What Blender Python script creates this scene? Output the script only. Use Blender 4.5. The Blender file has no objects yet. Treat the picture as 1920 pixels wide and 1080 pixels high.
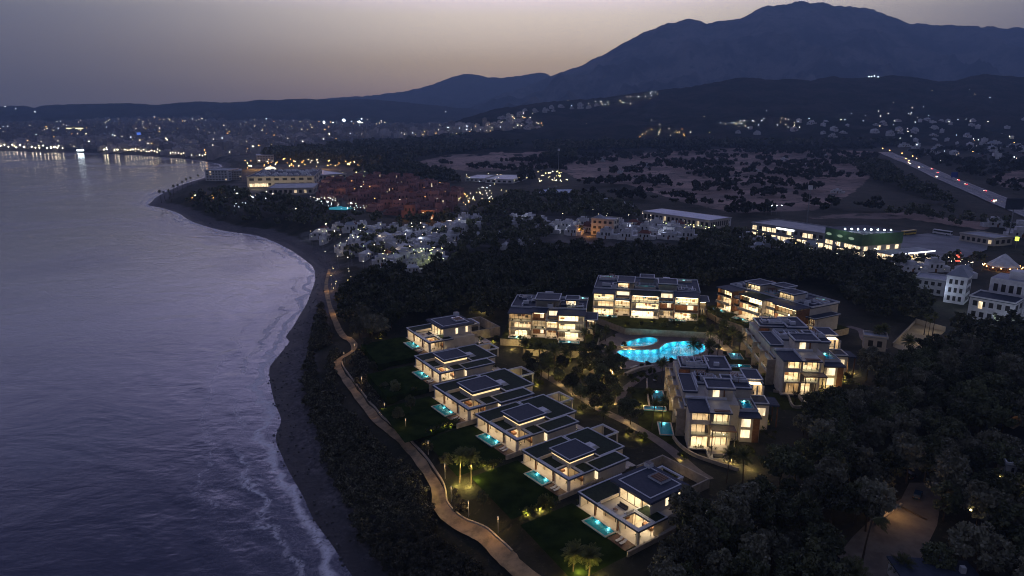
import bpy, math, random
import numpy as np
R = math.radians
random.seed(7); rng = np.random.default_rng(7)
sc = bpy.context.scene
COL = sc.collection
# ------------------------------------------------------------------ camera
H, F, HV = 100.0, 1280.0, 215.0
PITCH = math.atan((540 - HV) / F); CP, SP = math.cos(PITCH), math.sin(PITCH)
cam = bpy.data.cameras.new('camera'); cam.lens = 24.0; cam.sensor_width = 36.0
cam.clip_start = 1.0; cam.clip_end = 60000
co = bpy.data.objects.new('camera', cam); COL.objects.link(co)
co.location = (0, 0, H); co.rotation_euler = (math.pi / 2 - PITCH, 0, 0)
sc.camera = co

def rays(u, v):
    u = np.asarray(u, float); v = np.asarray(v, float)
    x = (u - 960) / F; y = (540 - v) / F
    return x, CP + y * SP, -SP + y * CP
def P(u, v, z=9.0):
    a, b, c = rays(u, v); t = (z - H) / c
    return np.stack([a * t, b * t], -1)
def proj(x, y, z):
    z = z - H; f = y * CP - z * SP; f = np.where(f < 1, 1, f)
    return 960 + F * x / f, 540 - F * (y * SP + z * CP) / f
def inpoly(x, y, poly):
    poly = np.asarray(poly, float); ins = np.zeros(np.shape(x), bool)
    n = len(poly)
    for i in range(n):
        x0, y0 = poly[i]; x1, y1 = poly[(i + 1) % n]
        if y0 == y1: continue
        c = (y0 > y) != (y1 > y)
        ins ^= c & (x < (x1 - x0) * (y - y0) / (y1 - y0) + x0)
    return ins
def smooth(e0, e1, x):
    t = np.clip((x - e0) / (e1 - e0), 0, 1); return t * t * (3 - 2 * t)
# value noise (numpy)
_tab = rng.random((256, 256))
def vnoise(x, y):
    x = np.asarray(x, float); y = np.asarray(y, float)
    xi = np.floor(x).astype(int); yi = np.floor(y).astype(int)
    fx = x - xi; fy = y - yi; fx = fx * fx * (3 - 2 * fx); fy = fy * fy * (3 - 2 * fy)
    g = lambda i, j: _tab[i & 255, j & 255]
    return (g(xi, yi) * (1 - fx) + g(xi + 1, yi) * fx) * (1 - fy) + (g(xi, yi + 1) * (1 - fx) + g(xi + 1, yi + 1) * fx) * fy
def fbm(x, y, o=5, g=0.5):
    s = 0; a = 1; t = 0
    for i in range(o):
        s = s + a * vnoise(x * 2 ** i + 17.3 * i, y * 2 ** i + 9.1 * i); t += a; a *= g
    return s / t
def ridged(x, y, o=5):
    s = 0; a = 1; t = 0
    for i in range(o):
        s = s + a * (1 - np.abs(2 * vnoise(x * 2 ** i + 3.3 * i, y * 2 ** i + 5.7 * i) - 1)); t += a; a *= 0.5
    return s / t
# ------------------------------------------------------------------ coast
COAST_PX = [(659,1080),(622,1020),(588,973),(568,930),(552,902),(536,872),(529,855),(520,835),(517,819),(524,800),(527,784),(516,757),(508,724),(505,700),(508,685),(529,659),(543,640),(536,632),(550,612),(564,588),(575,570),(582,552),(590,530),(591,517),(588,503),(579,493),(547,470),(511,452),(475,440),(417,432),(362,416),(333,399),(300,389),(279,385),(283,380),(300,366),(346,345),(387,332),(412,316),(417,310),(400,305),(333,297),(250,291),(146,287),(70,285),(0,283),(-150,281),(-400,280)]
cw = [(-2, 60), (-16, 100), (-26, 120)] + [tuple(q) for q in P([p[0] for p in COAST_PX], [p[1] for p in COAST_PX], 0.0)]
cw = [(40, 0), (15, 30)] + cw
def catmull(pts, k):
    pts = np.asarray(pts, float); p = np.vstack([2 * pts[0] - pts[1], pts, 2 * pts[-1] - pts[-2]])
    out = []
    for i in range(1, len(p) - 2):
        t = np.linspace(0, 1, k, endpoint=False)[:, None]
        a, b, c, d = p[i - 1], p[i], p[i + 1], p[i + 2]
        out.append(0.5 * ((2 * b) + (-a + c) * t + (2 * a - 5 * b + 4 * c - d) * t ** 2 + (-a + 3 * b - 3 * c + d) * t ** 3))
    out.append(pts[-1:]); return np.vstack(out)
COAST = catmull(cw, 5)
SEAPOLY = np.vstack([COAST, [(-30000, COAST[-1][1]), (-30000, -3000), (60, -3000)]])
def shore(x, y):
    """signed distance to the waterline, positive inland"""
    x = np.asarray(x, float); y = np.asarray(y, float); sh = x.shape
    x = x.ravel(); y = y.ravel(); best = np.full(x.shape, 1e18)
    for a, b in zip(COAST[:-1], COAST[1:]):
        d = b - a; L = d @ d
        if L < 1e-9: continue
        t = np.clip(((x - a[0]) * d[0] + (y - a[1]) * d[1]) / L, 0, 1)
        q = (x - a[0] - t * d[0]) ** 2 + (y - a[1] - t * d[1]) ** 2
        np.minimum(best, q, out=best)
    s = np.sqrt(best); s[inpoly(x, y, SEAPOLY)] *= -1
    return s.reshape(sh)
# ------------------------------------------------------------------ hills, defined by ridges
def ridge_from_px(pts, Y):
    a = rays([p[0] for p in pts], [p[1] for p in pts]); t = Y / a[1]
    return a[0] * t, H + a[2] * t
HILLS = {
 'mountain': dict(Y=7400, f=4300, b=10500, amp=95, fr=1/700., base=40, pts=[(640,236),(760,222),(860,208),(930,182),(1000,157),(1035,142),(1080,126),(1130,103),(1165,84),(1190,70),(1215,58),(1240,46),(1262,43),(1280,38),(1300,35),(1312,37),(1325,45),(1345,40),(1372,38),(1400,27),(1430,14),(1460,7),(1490,3),(1530,4),(1580,11),(1630,16),(1660,27),(1690,38),(1740,46),(1790,47),(1850,50),(1920,52),(2100,75),(2400,120)]),
 'far_hills': dict(Y=9000, f=6600, b=11500, amp=40, fr=1/600., base=40, pts=[(-400,215),(300,205),(560,190),(620,184),(700,178),(750,172),(790,164),(815,156),(835,149),(855,141),(880,138),(900,140),(915,145),(940,145),(960,143),(985,140),(1012,134),(1025,137),(1040,146),(1090,170),(1150,200),(1250,215)]),
 'coast_hills': dict(Y=5600, f=3600, b=8000, amp=26, fr=1/420., base=20, pts=[(-700,205),(-300,203),(-100,200),(0,199),(45,198),(64,202),(84,197),(150,195),(245,193),(292,197),(330,193),(366,190),(420,192),(465,190),(487,186),(520,188),(560,184),(620,187),(680,185),(705,187),(760,192),(830,199),(900,206),(1000,214),(1200,226),(1500,240)]),
 'green_hills': dict(Y=2900, f=1350, b=4300, amp=17, fr=1/230., base=8, pts=[(640,285),(740,262),(810,243),(870,222),(930,204),(990,196),(1040,190),(1080,187),(1130,183),(1180,176),(1230,170),(1290,163),(1340,154),(1375,147),(1400,145),(1440,149),(1480,148),(1520,151),(1560,143),(1600,147),(1640,144),(1680,141),(1720,145),(1760,153),(1790,152),(1820,142),(1850,139),(1880,142),(1920,145),(2100,150),(2400,160)]),
}
for k, h in HILLS.items():
    h['x'], h['z'] = ridge_from_px(h['pts'], h['Y']); h['a'] = h['x'] / h['Y']
def base_z(x, y, d):
    r = np.hypot(x, y)
    z = np.where(d < 0, np.maximum(d * 0.10, -7), np.where(d < 17, d * 0.13, 2.2 + 6.8 * smooth(17, 42, d)))
    inl = smooth(150, 1200, d)
    z = z + inl * (np.maximum(r - 520, 0) * 0.010 + smooth(600, 1600, r) * 14 * (fbm(x / 330, y / 330, 4) - 0.45))
    bump = smooth(3, 20, d) * (1 - smooth(34, 42, d)) + smooth(430, 520, r)
    return z + bump * 1.3 * (fbm(x / 9, y / 9, 3) - 0.5) * smooth(2, 12, d)
def hill_z(k, x, y):
    h = HILLS[k]; x = np.asarray(x, float); y = np.maximum(np.asarray(y, float), 1)
    zr = np.interp(x / y, h['a'], h['z'], left=0, right=h['z'][-1])
    tf = np.clip((y - h['f']) / (h['Y'] - h['f']), 0, 1); tb = np.clip((h['b'] - y) / (h['b'] - h['Y']), 0, 1)
    up = np.where(y < h['Y'], 0.2 * tf + 0.8 * tf ** 2, tb)
    gul = ridged(x * h['fr'], y * h['fr'] * 0.6, 5)
    env = np.where(y < h['Y'], np.clip(tf * (1 - tf) * 4, 0, 1), np.clip((1 - tb) * 3, 0, .6)) * smooth(0, 60, zr - h['base'])
    z = (zr - h['base']) * up + h['base'] - 40 * (1 - smooth(0, 0.10, np.where(y < h['Y'], tf, tb)))
    z = z - 70 * (1 - smooth(0, 34, zr - h['base']))
    return z + (gul - 0.62) * h['amp'] * env * 3.4 * np.clip(zr / 250, 0.3, 2.2) + (ridged(x * h['fr'] * 6, y * h['fr'] * 6, 4) - .6) * h['amp'] * 0.55
def hz(x, y):
    x = np.asarray(x, float); y = np.asarray(y, float)
    return base_z(x, y, shore(x, y))
def hz_all(x, y):
    z = hz(x, y)
    for k in ('green_hills', 'coast_hills'):
        h = HILLS[k]
        z = np.where((y > h['f']) & (y < h['b']), np.maximum(z, hill_z(k, x, y)), z)
    return z
TS = np.concatenate([np.geomspace(80, 9000, 420)])
def gp(u, v):
    """where the ray through photo point (u, v) meets the terrain"""
    u = np.atleast_1d(np.asarray(u, float)); v = np.atleast_1d(np.asarray(v, float))
    a, b, c = rays(u, v); n = len(u)
    X = a[:, None] * TS; Y = b[:, None] * TS; Z = H + c[:, None] * TS
    hit = np.zeros((n, 3))
    G = hz_all(X, Y); below = Z < G
    i = np.where(below.any(1), below.argmax(1), len(TS) - 1); i = np.maximum(i, 1)
    r = np.arange(n); z0 = Z[r, i - 1] - G[r, i - 1]; z1 = Z[r, i] - G[r, i]
    f = np.clip(z0 / np.where(np.abs(z0 - z1) < 1e-6, 1, z0 - z1), 0, 1)
    t = TS[i - 1] + f * (TS[i] - TS[i - 1])
    x, y = a * t, b * t
    return np.stack([x, y, hz_all(x, y)], -1)
# ------------------------------------------------------------------ materials
def nt(name):
    m = bpy.data.materials.new(name); m.use_nodes = True
    n = m.node_tree; b = n.nodes['Principled BSDF']; return m, n, b
def N(n, t, **kw):
    o = n.nodes.new(t)
    for k, v in kw.items():
        if hasattr(o, k) and not k.startswith('i_'): setattr(o, k, v)
        else: o.inputs[k[2:] if k.startswith('i_') else k].default_value = v
    return o
def col4(c): return (c[0], c[1], c[2], 1)
def mixc(n, fac, a, b):
    m = n.nodes.new('ShaderNodeMix'); m.data_type = 'RGBA'
    for idx, s in ((0, fac), (6, a), (7, b)):
        if hasattr(s, 'is_output'): n.links.new(s, m.inputs[idx])
        elif idx == 0: m.inputs[0].default_value = s
        else: m.inputs[idx].default_value = col4(s)
    return m.outputs[2]
def ramp(n, s, p0, p1):
    m = n.nodes.new('ShaderNodeMapRange'); m.interpolation_type = 'SMOOTHSTEP'
    n.links.new(s, m.inputs[0]); m.inputs[1].default_value = p0; m.inputs[2].default_value = p1
    return m.outputs[0]
def noise(n, vec, scale, detail=4, rough=.55, dist=0):
    t = n.nodes.new('ShaderNodeTexNoise'); t.inputs['Scale'].default_value = scale
    t.inputs['Detail'].default_value = detail; t.inputs['Roughness'].default_value = rough; t.inputs['Distortion'].default_value = dist
    if vec is not None: n.links.new(vec, t.inputs['Vector'])
    return t.outputs['Fac']
def math_(n, op, a, b=None):
    m = n.nodes.new('ShaderNodeMath'); m.operation = op
    for i, s in enumerate((a, b)):
        if s is None: continue
        if hasattr(s, 'is_output'): n.links.new(s, m.inputs[i])
        else: m.inputs[i].default_value = s
    return m.outputs[0]
def bump(n, b, h, strength, dist):
    o = n.nodes.new('ShaderNodeBump'); o.inputs['Strength'].default_value = strength; o.inputs['Distance'].default_value = dist
    n.links.new(h, o.inputs['Height']); n.links.new(o.outputs[0], b.inputs['Normal'])
def mat(name, c1, c2=None, scale=0.6, rough=.7, bmp=0, spec=.3, metal=0, rnd=0):
    """a weathered surface: two tones mixed by noise, random tone per object"""
    m, n, b = nt(name)
    c2 = c2 or tuple(x * .78 for x in c1)
    tc = N(n, 'ShaderNodeTexCoord'); v = tc.outputs['Object']
    f = noise(n, v, scale, 5, .6); f = ramp(n, f, .35, .68)
    c = mixc(n, f, c1, c2)
    if rnd:
        oi = N(n, 'ShaderNodeObjectInfo'); hs = N(n, 'ShaderNodeHueSaturation')
        mr = N(n, 'ShaderNodeMapRange'); n.links.new(oi.outputs['Random'], mr.inputs[0]); mr.inputs[3].default_value = 1 - rnd; mr.inputs[4].default_value = 1 + rnd
        n.links.new(mr.outputs[0], hs.inputs['Value']); n.links.new(c, hs.inputs['Color']); c = hs.outputs[0]
    n.links.new(c, b.inputs['Base Color']); b.inputs['Roughness'].default_value = rough
    b.inputs['Specular IOR Level'].default_value = spec; b.inputs['Metallic'].default_value = metal
    if bmp: bump(n, b, noise(n, v, scale * 9, 3), .5, bmp)
    return m
def emit(name, c, s, sample=True):
    m, n, b = nt(name); n.nodes.remove(b)
    e = N(n, 'ShaderNodeEmission'); e.inputs[0].default_value = col4(c); e.inputs[1].default_value = s
    n.links.new(e.outputs[0], n.nodes['Material Output'].inputs[0])
    if not sample: m.cycles.emission_sampling = 'NONE'
    return m
def lit_window(name, c, s, dark=.35, sample=False, scale=.5):
    """a lamp-lit window: curtains and furniture make it uneven"""
    m, n, b = nt(name); n.nodes.remove(b)
    tc = N(n, 'ShaderNodeTexCoord'); mp = N(n, 'ShaderNodeMapping'); mp.inputs['Scale'].default_value = (1, 1, .35)
    n.links.new(tc.outputs['Object'], mp.inputs[0])
    f = ramp(n, noise(n, mp.outputs[0], scale, 3), .35, .62)
    e = N(n, 'ShaderNodeEmission'); n.links.new(mixc(n, f, tuple(x * dark for x in c), c), e.inputs[0]); e.inputs[1].default_value = s
    n.links.new(e.outputs[0], n.nodes['Material Output'].inputs[0])
    if not sample: m.cycles.emission_sampling = 'NONE'
    return m
M = {}
M['cream'] = mat('cream_render', (.52,.47,.41), (.44,.39,.33), .5, .8)
M['white'] = mat('white_render', (.64,.64,.66), (.48,.48,.50), .35, .75, rnd=.16)
M['lanemat'] = mat('lane_dust', (.20,.165,.13), (.13,.105,.085), .35, .9, .03)
M['townwhite'] = mat('town_render', (.40,.38,.39), (.27,.26,.28), .05, .8, rnd=.4)
M['stone'] = mat('travertine', (.42,.35,.27), (.30,.25,.19), .9, .8, .02)
M['inner'] = mat('warm_plaster', (.72,.62,.48), (.55,.46,.34), .35, .8)
M['floor'] = mat('stone_floor', (.50,.45,.39), (.42,.37,.32), .5, .45)
M['roofdark'] = mat('gravel_roof', (.040,.050,.078), (.028,.036,.06), 1.4, .8, .01)
M['rim'] = mat('roof_rim', (.54,.56,.62), (.42,.44,.49), .8, .6)
M['fascia'] = mat('slate_fascia', (.055,.07,.12), (.04,.052,.09), .7, .5)
M['greenroof'] = mat('sedum_roof', (.022,.036,.020), (.012,.022,.012), 1.2, .95, .04)
M['wood'] = mat('cedar', (.21,.10,.05), (.13,.06,.03), 1.2, .6, .01)
M['wooddeck'] = mat('deck_boards', (.14,.075,.05), (.09,.05,.035), 1.2, .6, .01)
M['darkmetal'] = mat('dark_metal', (.035,.032,.03), (.025,.023,.022), 1, .5)
M['greymetal'] = mat('grey_metal', (.30,.31,.33), (.22,.23,.25), .5, .45, metal=.3)
M['tile'] = mat('pool_tile', (.03,.46,.62), (.02,.38,.54), .8, .5)
M['tile2'] = mat('plunge_tile', (.13,.40,.44), (.10,.33,.38), .8, .5)
M['coping'] = mat('pool_coping', (.46,.45,.43), (.36,.35,.33), 1.2, .6)
M['terracotta'] = mat('terracotta', (.17,.065,.05), (.11,.045,.035), .3, .85, rnd=.3)
M['redwall'] = mat('red_render', (.33,.175,.165), (.22,.12,.115), .12, .85, rnd=.35)
M['greyroof'] = mat('grey_roof', (.30,.32,.37), (.22,.24,.28), .12, .6, rnd=.1)
M['blueroof'] = mat('steel_roof', (.36,.42,.56), (.27,.32,.44), .12, .5)
M['asphalt'] = mat('asphalt', (.075,.075,.08), (.05,.05,.055), .25, .8, .01)
M['highway'] = mat('worn_asphalt', (.21,.205,.23), (.15,.148,.165), .08, .7)
M['lot'] = mat('parking_concrete', (.22,.225,.25), (.15,.155,.175), .08, .8)
M['pathmat'] = mat('sandy_path', (.42,.29,.165), (.19,.14,.085), .28, .9, .03)
M['paving'] = mat('paving', (.20,.155,.135), (.14,.11,.10), .6, .8, .01)
M['sand'] = mat('court_sand', (.42,.33,.20), (.32,.25,.15), .3, .9, .02)
M['lawn'] = mat('lawn_grass', (.022,.036,.010), (.010,.017,.005), .25, 1, .05, spec=0)
M['lawn_lit_tone'] = mat('grass_lit_tone', (.055,.060,.020), (.03,.034,.012), .35, 1, .05, spec=0)  # lighter olive copy of the lawn: building light put into the colour
M['line'] = mat('road_paint', (.75,.75,.72), (.6,.6,.58), 1, .6)
M['leaf'] = mat('leaf_broad', (.120,.132,.066), (.052,.060,.032), .35, .8, rnd=.55)
M['leaf2'] = mat('leaf_pine', (.080,.085,.042), (.04,.044,.024), .5, .85, rnd=.5)
M['leafg'] = mat('leaf_grey', (.185,.180,.125), (.10,.098,.068), .35, .85, rnd=.45)
M['palm'] = mat('palm_leaf', (.12,.13,.045), (.07,.08,.03), .7, .7, rnd=.25)
M['shrubm'] = mat('shrub_leaf', (.10,.11,.035), (.055,.062,.022), .8, .85, rnd=.35)
M['scrub'] = mat('scrub_leaf', (.062,.058,.040), (.034,.032,.022), .8, .9, rnd=.35)
M['bark'] = mat('bark', (.09,.065,.045), (.05,.037,.027), 2, .9, .02)
M['fabric'] = mat('cushion_fabric', (.62,.60,.57), (.5,.48,.46), 2, .9)
M['darkfab'] = mat('charcoal_cushion', (.06,.06,.065), (.04,.04,.045), 2, .9)
M['tyre'] = mat('rubber', (.02,.02,.02), None, 3, .9)
M['greenclad'] = mat('green_cladding', (.07,.145,.08), (.045,.105,.055), .15, .6)
M['sign_blue'] = mat('blue_sign', (.02,.05,.28), (.015,.04,.22), .5, .5)
M['yellowpaint'] = mat('yellow_paint', (.60,.42,.06), (.5,.34,.05), .5, .45)
M['silverpaint'] = mat('car_silver', (.35,.37,.4), (.3,.32,.35), .6, .3, metal=.5, rnd=.3)
M['bluepaint'] = mat('car_blue', (.02,.05,.09), (.015,.04,.075), .6, .25)
M['blackpaint'] = mat('car_black', (.015,.015,.018), None, .6, .25)
M['foamrock'] = mat('rip_rap', (.11,.105,.11), (.055,.053,.057), .6, .9, .05)
for k_ in ('palm', 'shrubm'):          # leaves let some light through
    n_ = M[k_].node_tree; b_ = n_.nodes['Principled BSDF']; tl = N(n_, 'ShaderNodeBsdfTranslucent'); mx_ = N(n_, 'ShaderNodeMixShader'); mx_.inputs[0].default_value = .38
    n_.links.new(b_.inputs['Base Color'].links[0].from_socket, tl.inputs[0]); n_.links.new(b_.outputs[0], mx_.inputs[1]); n_.links.new(tl.outputs[0], mx_.inputs[2]); n_.links.new(mx_.outputs[0], n_.nodes['Material Output'].inputs[0])
# emissive things
WARM = (1.0, .70, .38)
M['ceil'] = emit('ceiling_lamp_light', (1, .79, .50), 10)
M['ceil2'] = emit('soffit_lamp_light', (1, .76, .46), 7.5)
M['ceilA'] = emit('ceiling_lamp_dim', (1, .76, .46), 6.0); M['ceilB'] = emit('ceiling_lamp_bright', (1, .83, .57), 14.0); M['ceilC'] = emit('ceiling_lamp_low', (1, .68, .36), 2.4)
M['win'] = lit_window('lit_window_warm', (1, .78, .48), 1.7, .45, True, .6)
M['winsoft'] = lit_window('lit_window_soft', (1, .78, .5), .75, .25, False, .4)
M['clere'] = emit('clerestory_glow', (1, .72, .36), 1.25)
for k, c, s in [('lw', (1, .84, .58), 18), ('lo', (1, .48, .12), 18), ('lc', (.80, .92, 1), 18), ('ly', (1, .80, .32), 15), ('lg', (.82, 1, .45), 8), ('lr', (1, .06, .08), 9)]:
    M[k] = emit('lamp_' + k, c, s, False)
M['signwhite'] = emit('lit_sign_white', (.9, .96, 1), 3.5); M['signpale'] = emit('lit_sign_pale', (.6, .85, .6), .35, False); M['signred'] = emit('lit_sign_red', (1, .16, .10), 1.6, False)
M['lampglass'] = emit('lamp_glass', (1, .70, .38), .8, False); M['lgreen'] = emit('lamp_lime', (.75, 1, .10), 2.2, False); M['sblue'] = emit('blue_light', (.12, .25, 1), .9, False); M['win2'] = emit('yellow_front', (1, .86, .5), 2.2, False)
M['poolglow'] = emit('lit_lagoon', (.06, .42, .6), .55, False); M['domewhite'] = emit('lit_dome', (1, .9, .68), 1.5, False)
M['courtblue'] = mat('court_blue', (.36, .46, .62), (.30, .39, .54), .1, .7); M['blackboard'] = mat('billboard_dark', (.04, .05, .075), None, .2, .6)
M['flood'] = emit('flood_light', (.82, .97, 1), 60, False)
def glassmat(name, tint, fr=1.45, rough=.02):
    m, n, b = nt(name); n.nodes.remove(b)
    t = N(n, 'ShaderNodeBsdfTransparent'); t.inputs[0].default_value = col4(tint)
    g = N(n, 'ShaderNodeBsdfGlossy'); g.inputs['Roughness'].default_value = rough; g.inputs[0].default_value = (1, 1, 1, 1)
    f = N(n, 'ShaderNodeFresnel'); f.inputs[0].default_value = fr
    mx = N(n, 'ShaderNodeMixShader'); n.links.new(f.outputs[0], mx.inputs[0]); n.links.new(t.outputs[0], mx.inputs[1]); n.links.new(g.outputs[0], mx.inputs[2])
    n.links.new(mx.outputs[0], n.nodes['Material Output'].inputs[0]); return m, n, g, f
M['glass'] = glassmat('window_glass', (.92, .95, .95))[0]
M['balglass'] = glassmat('balustrade_glass', (.80, .86, .88))[0]
m_, n_, g_, f_ = glassmat('pool_water', (.40, .93, .97), 1.08, .03)
tc = N(n_, 'ShaderNodeTexCoord'); bp = N(n_, 'ShaderNodeBump'); bp.inputs['Distance'].default_value = .05; bp.inputs['Strength'].default_value = .5
n_.links.new(noise(n_, tc.outputs['Object'], 2.2, 3), bp.inputs['Height'])
n_.links.new(bp.outputs[0], g_.inputs['Normal']); n_.links.new(bp.outputs[0], f_.inputs['Normal'])
M['water'] = m_
M['carglass'] = mat('car_glass', (.02, .025, .03), None, 1, .12, spec=.6)
# ------------------------------------------------------------------ mesh helpers
def mesh_np(name, V, Fq, mats, midx=None, smooth_=False, attrs=None):
    me = bpy.data.meshes.new(name); V = np.asarray(V, np.float32); Fq = np.asarray(Fq, np.int32)
    nf, k = Fq.shape
    me.vertices.add(len(V)); me.vertices.foreach_set('co', V.ravel())
    me.loops.add(nf * k); me.loops.foreach_set('vertex_index', Fq.ravel())
    me.polygons.add(nf); me.polygons.foreach_set('loop_start', np.arange(0, nf * k, k, dtype=np.int32))
    if midx is not None: me.polygons.foreach_set('material_index', np.asarray(midx, np.int32))
    if smooth_: me.polygons.foreach_set('use_smooth', np.ones(nf, bool))
    for m in mats: me.materials.append(m)
    for an, av in (attrs or {}).items():
        at = me.attributes.new(an, 'FLOAT', 'POINT'); at.data.foreach_set('value', np.asarray(av, np.float32))
    me.update(); me.validate(); return me
def link(name, me, parent=None, loc=None, rot=None, scale=None):
    o = bpy.data.objects.new(name, me); COL.objects.link(o)
    if parent: o.parent = parent
    if loc is not None: o.location = loc
    if rot is not None: o.rotation_euler = rot if hasattr(rot, '__len__') else (0, 0, rot)
    if scale is not None: o.scale = scale if hasattr(scale, '__len__') else (scale,) * 3
    return o
def tag(o, label, cat, group=None, kind=None):
    o['label'] = label; o['category'] = cat
    if group: o['group'] = group
    if kind: o['kind'] = kind
    return o
def thing(name, label, cat, loc=(0, 0, 0), rz=0, group=None, scale=None):
    return tag(link(name, None, None, loc, rz, scale), label, cat, group)
def struct(name, me, kind='structure'):
    o = link(name, me); o['kind'] = kind; return o
class MB:
    cnt = 0
    def __init__(s, *mats): s.v = []; s.f = []; s.m = []; s.st = []; s.mats = [M[k] for k in mats]; s.keys = list(mats)
    def mi(s, k):
        if k is None: return 0
        if k not in s.keys: s.keys.append(k); s.mats.append(M[k])
        return s.keys.index(k)
    def face(s, pts, k=None):
        b = len(s.v); s.st.append((b, len(s.f))); s.v += [tuple(p) for p in pts]; s.f.append(list(range(b, b + len(pts)))); s.m.append(s.mi(k)); return s
    def box(s, x0, x1, y0, y1, z0, z1, k=None, top=None):
        MB.cnt += 1; e = (MB.cnt % 11) * .0012
        x0 -= e; x1 += e; y0 -= e; y1 += e; z1 += e * .7
        return s.prism([(x0, y0), (x1, y0), (x1, y1), (x0, y1)], z0, z1, k, top)
    def prism(s, poly, z0, z1, k=None, top=None):
        n = len(poly); b = len(s.v); i = s.mi(k); t = s.mi(top) if top else i; s.st.append((b, len(s.f)))
        s.v += [(x, y, z0) for x, y in poly] + [(x, y, z1) for x, y in poly]
        for j in range(n): s.f.append([b + j, b + (j + 1) % n, b + n + (j + 1) % n, b + n + j]); s.m.append(i)
        s.f.append([b + j for j in range(n)][::-1]); s.m.append(i); s.f.append([b + n + j for j in range(n)]); s.m.append(t); return s
    def frustum(s, poly, z0, poly2, z1, k=None):
        n = len(poly); b = len(s.v); i = s.mi(k); s.st.append((b, len(s.f)))
        s.v += [(x, y, z0) for x, y in poly] + [(x, y, z1) for x, y in poly2]
        for j in range(n): s.f.append([b + j, b + (j + 1) % n, b + n + (j + 1) % n, b + n + j]); s.m.append(i)
        s.f.append([b + j for j in range(n)][::-1]); s.m.append(i); s.f.append([b + n + j for j in range(n)]); s.m.append(i); return s
    def rim(s, x0, x1, y0, y1, z0, z1, w, k=None):
        s.box(x0, x1, y0, y0 + w, z0, z1, k); s.box(x0, x1, y1 - w, y1, z0, z1, k)
        s.box(x0, x0 + w, y0 + w, y1 - w, z0, z1, k); s.box(x1 - w, x1, y0 + w, y1 - w, z0, z1, k); return s
    def tube(s, pts, rad, k=None, n=6):
        pts = np.asarray(pts, float); b = len(s.v); i = s.mi(k); s.st.append((b, len(s.f)))
        for j, p in enumerate(pts):
            t = pts[min(j + 1, len(pts) - 1)] - pts[max(j - 1, 0)]; t /= np.linalg.norm(t) + 1e-9
            a = np.cross(t, (0, 0, 1) if abs(t[2]) < .9 else (1, 0, 0)); a /= np.linalg.norm(a); c = np.cross(t, a)
            r = rad[j] if hasattr(rad, '__len__') else rad
            for q in range(n):
                w = 2 * math.pi * q / n; s.v.append(tuple(p + r * (a * math.cos(w) + c * math.sin(w))))
        for j in range(len(pts) - 1):
            for q in range(n):
                s.f.append([b + j * n + q, b + j * n + (q + 1) % n, b + (j + 1) * n + (q + 1) % n, b + (j + 1) * n + q]); s.m.append(i)
        s.f.append([b + q for q in range(n)]); s.m.append(i); e = b + (len(pts) - 1) * n
        s.f.append([e + q for q in range(n)]); s.m.append(i); return s
    def ball(s, c, r, k=None, n=6, h=4, sz=1):
        pts = []; rad = []
        for j in range(h + 1):
            a = math.pi * j / h; pts.append((c[0], c[1], c[2] - r * sz * math.cos(a))); rad.append(max(r * math.sin(a), r * .02))
        return s.tube(pts, rad, k, n)
    def mesh(s, name):
        me = bpy.data.meshes.new(name); me.from_pydata(s.v, [], s.f)
        for m in s.mats: me.materials.append(m)
        me.polygons.foreach_set('material_index', s.m); me.update(); return me
    def parts(s, name, parent):
        """every piece as a part of its own"""
        en = s.st[1:] + [(len(s.v), len(s.f))]
        for (v0, f0), (v1, f1) in zip(s.st, en):
            p = MB(); p.mats, p.v, p.f, p.m = s.mats, s.v[v0:v1], [[i - v0 for i in f] for f in s.f[f0:f1]], s.m[f0:f1]; o = p.build(name, parent)
        return o
    def build(s, name, parent=None, loc=None, rot=None, scale=None):
        return link(name, s.mesh(name), parent, loc, rot, scale)
def copy_thing(root, label, loc, rz, scale=None, group=None):
    r = root.copy(); COL.objects.link(r); r.location = loc; r.rotation_euler = (0, 0, rz); r['label'] = label
    if scale is not None: r.scale = (scale,) * 3
    if group: r['group'] = group
    for ch in root.children:
        c = ch.copy(); COL.objects.link(c); c.parent = r
        for g in ch.children:
            d = g.copy(); COL.objects.link(d); d.parent = c
    return r
def lamp(loc, power, color=(1, .72, .4), r=.15, parent=None, name='lamp_light', spot=None, rot=None):
    l = bpy.data.lights.new(name, 'SPOT' if spot else 'POINT'); l.energy = power; l.color = color; l.shadow_soft_size = r
    if spot: l.spot_size = spot; l.spot_blend = .6
    o = bpy.data.objects.new(name, l); COL.objects.link(o); o.location = loc
    if parent: o.parent = parent
    if rot: o.rotation_euler = rot
    return o
SKY_S, HAZE, EXPO = 1.0, 1.15e-4, 0.0
# ------------------------------------------------------------------ ground, sea, hills
PX = {
 'field': [[(780,302),(870,286),(960,282),(1040,283),(1040,312),(960,318),(880,322),(800,312)],
           [(1040,312),(1120,292),(1250,283),(1400,276),(1540,280),(1640,284),(1640,320),(1600,360),(1530,395),(1400,400),(1300,385),(1190,350),(1080,336)],
           [(1500,410),(1560,402),(1700,398),(1860,420),(1850,432),(1700,410)], [(1860,330),(1920,318),(1990,330),(1990,350),(1880,352)]],
 'town': [[(-400,284),(0,283),(140,286),(330,297),(410,308),(470,300),(620,285),(700,262),(900,262),(1000,240),(960,205),(800,205),(560,212),(300,212),(-400,215)],
          [(430,345),(470,310),(620,305),(700,322),(700,345),(560,370),(470,372)],
          [(555,436),(640,420),(760,420),(880,415),(1010,405),(1110,405),(1290,420),(1300,450),(1100,470),(860,470),(760,505),(620,500)],
          [(590,350),(740,333),(870,368),(880,400),(800,415),(640,390)]],
}
def mask(u, v, polys):
    m = np.zeros(u.shape, bool)
    for p in polys: m |= inpoly(u, v, p)
    return m
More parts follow.
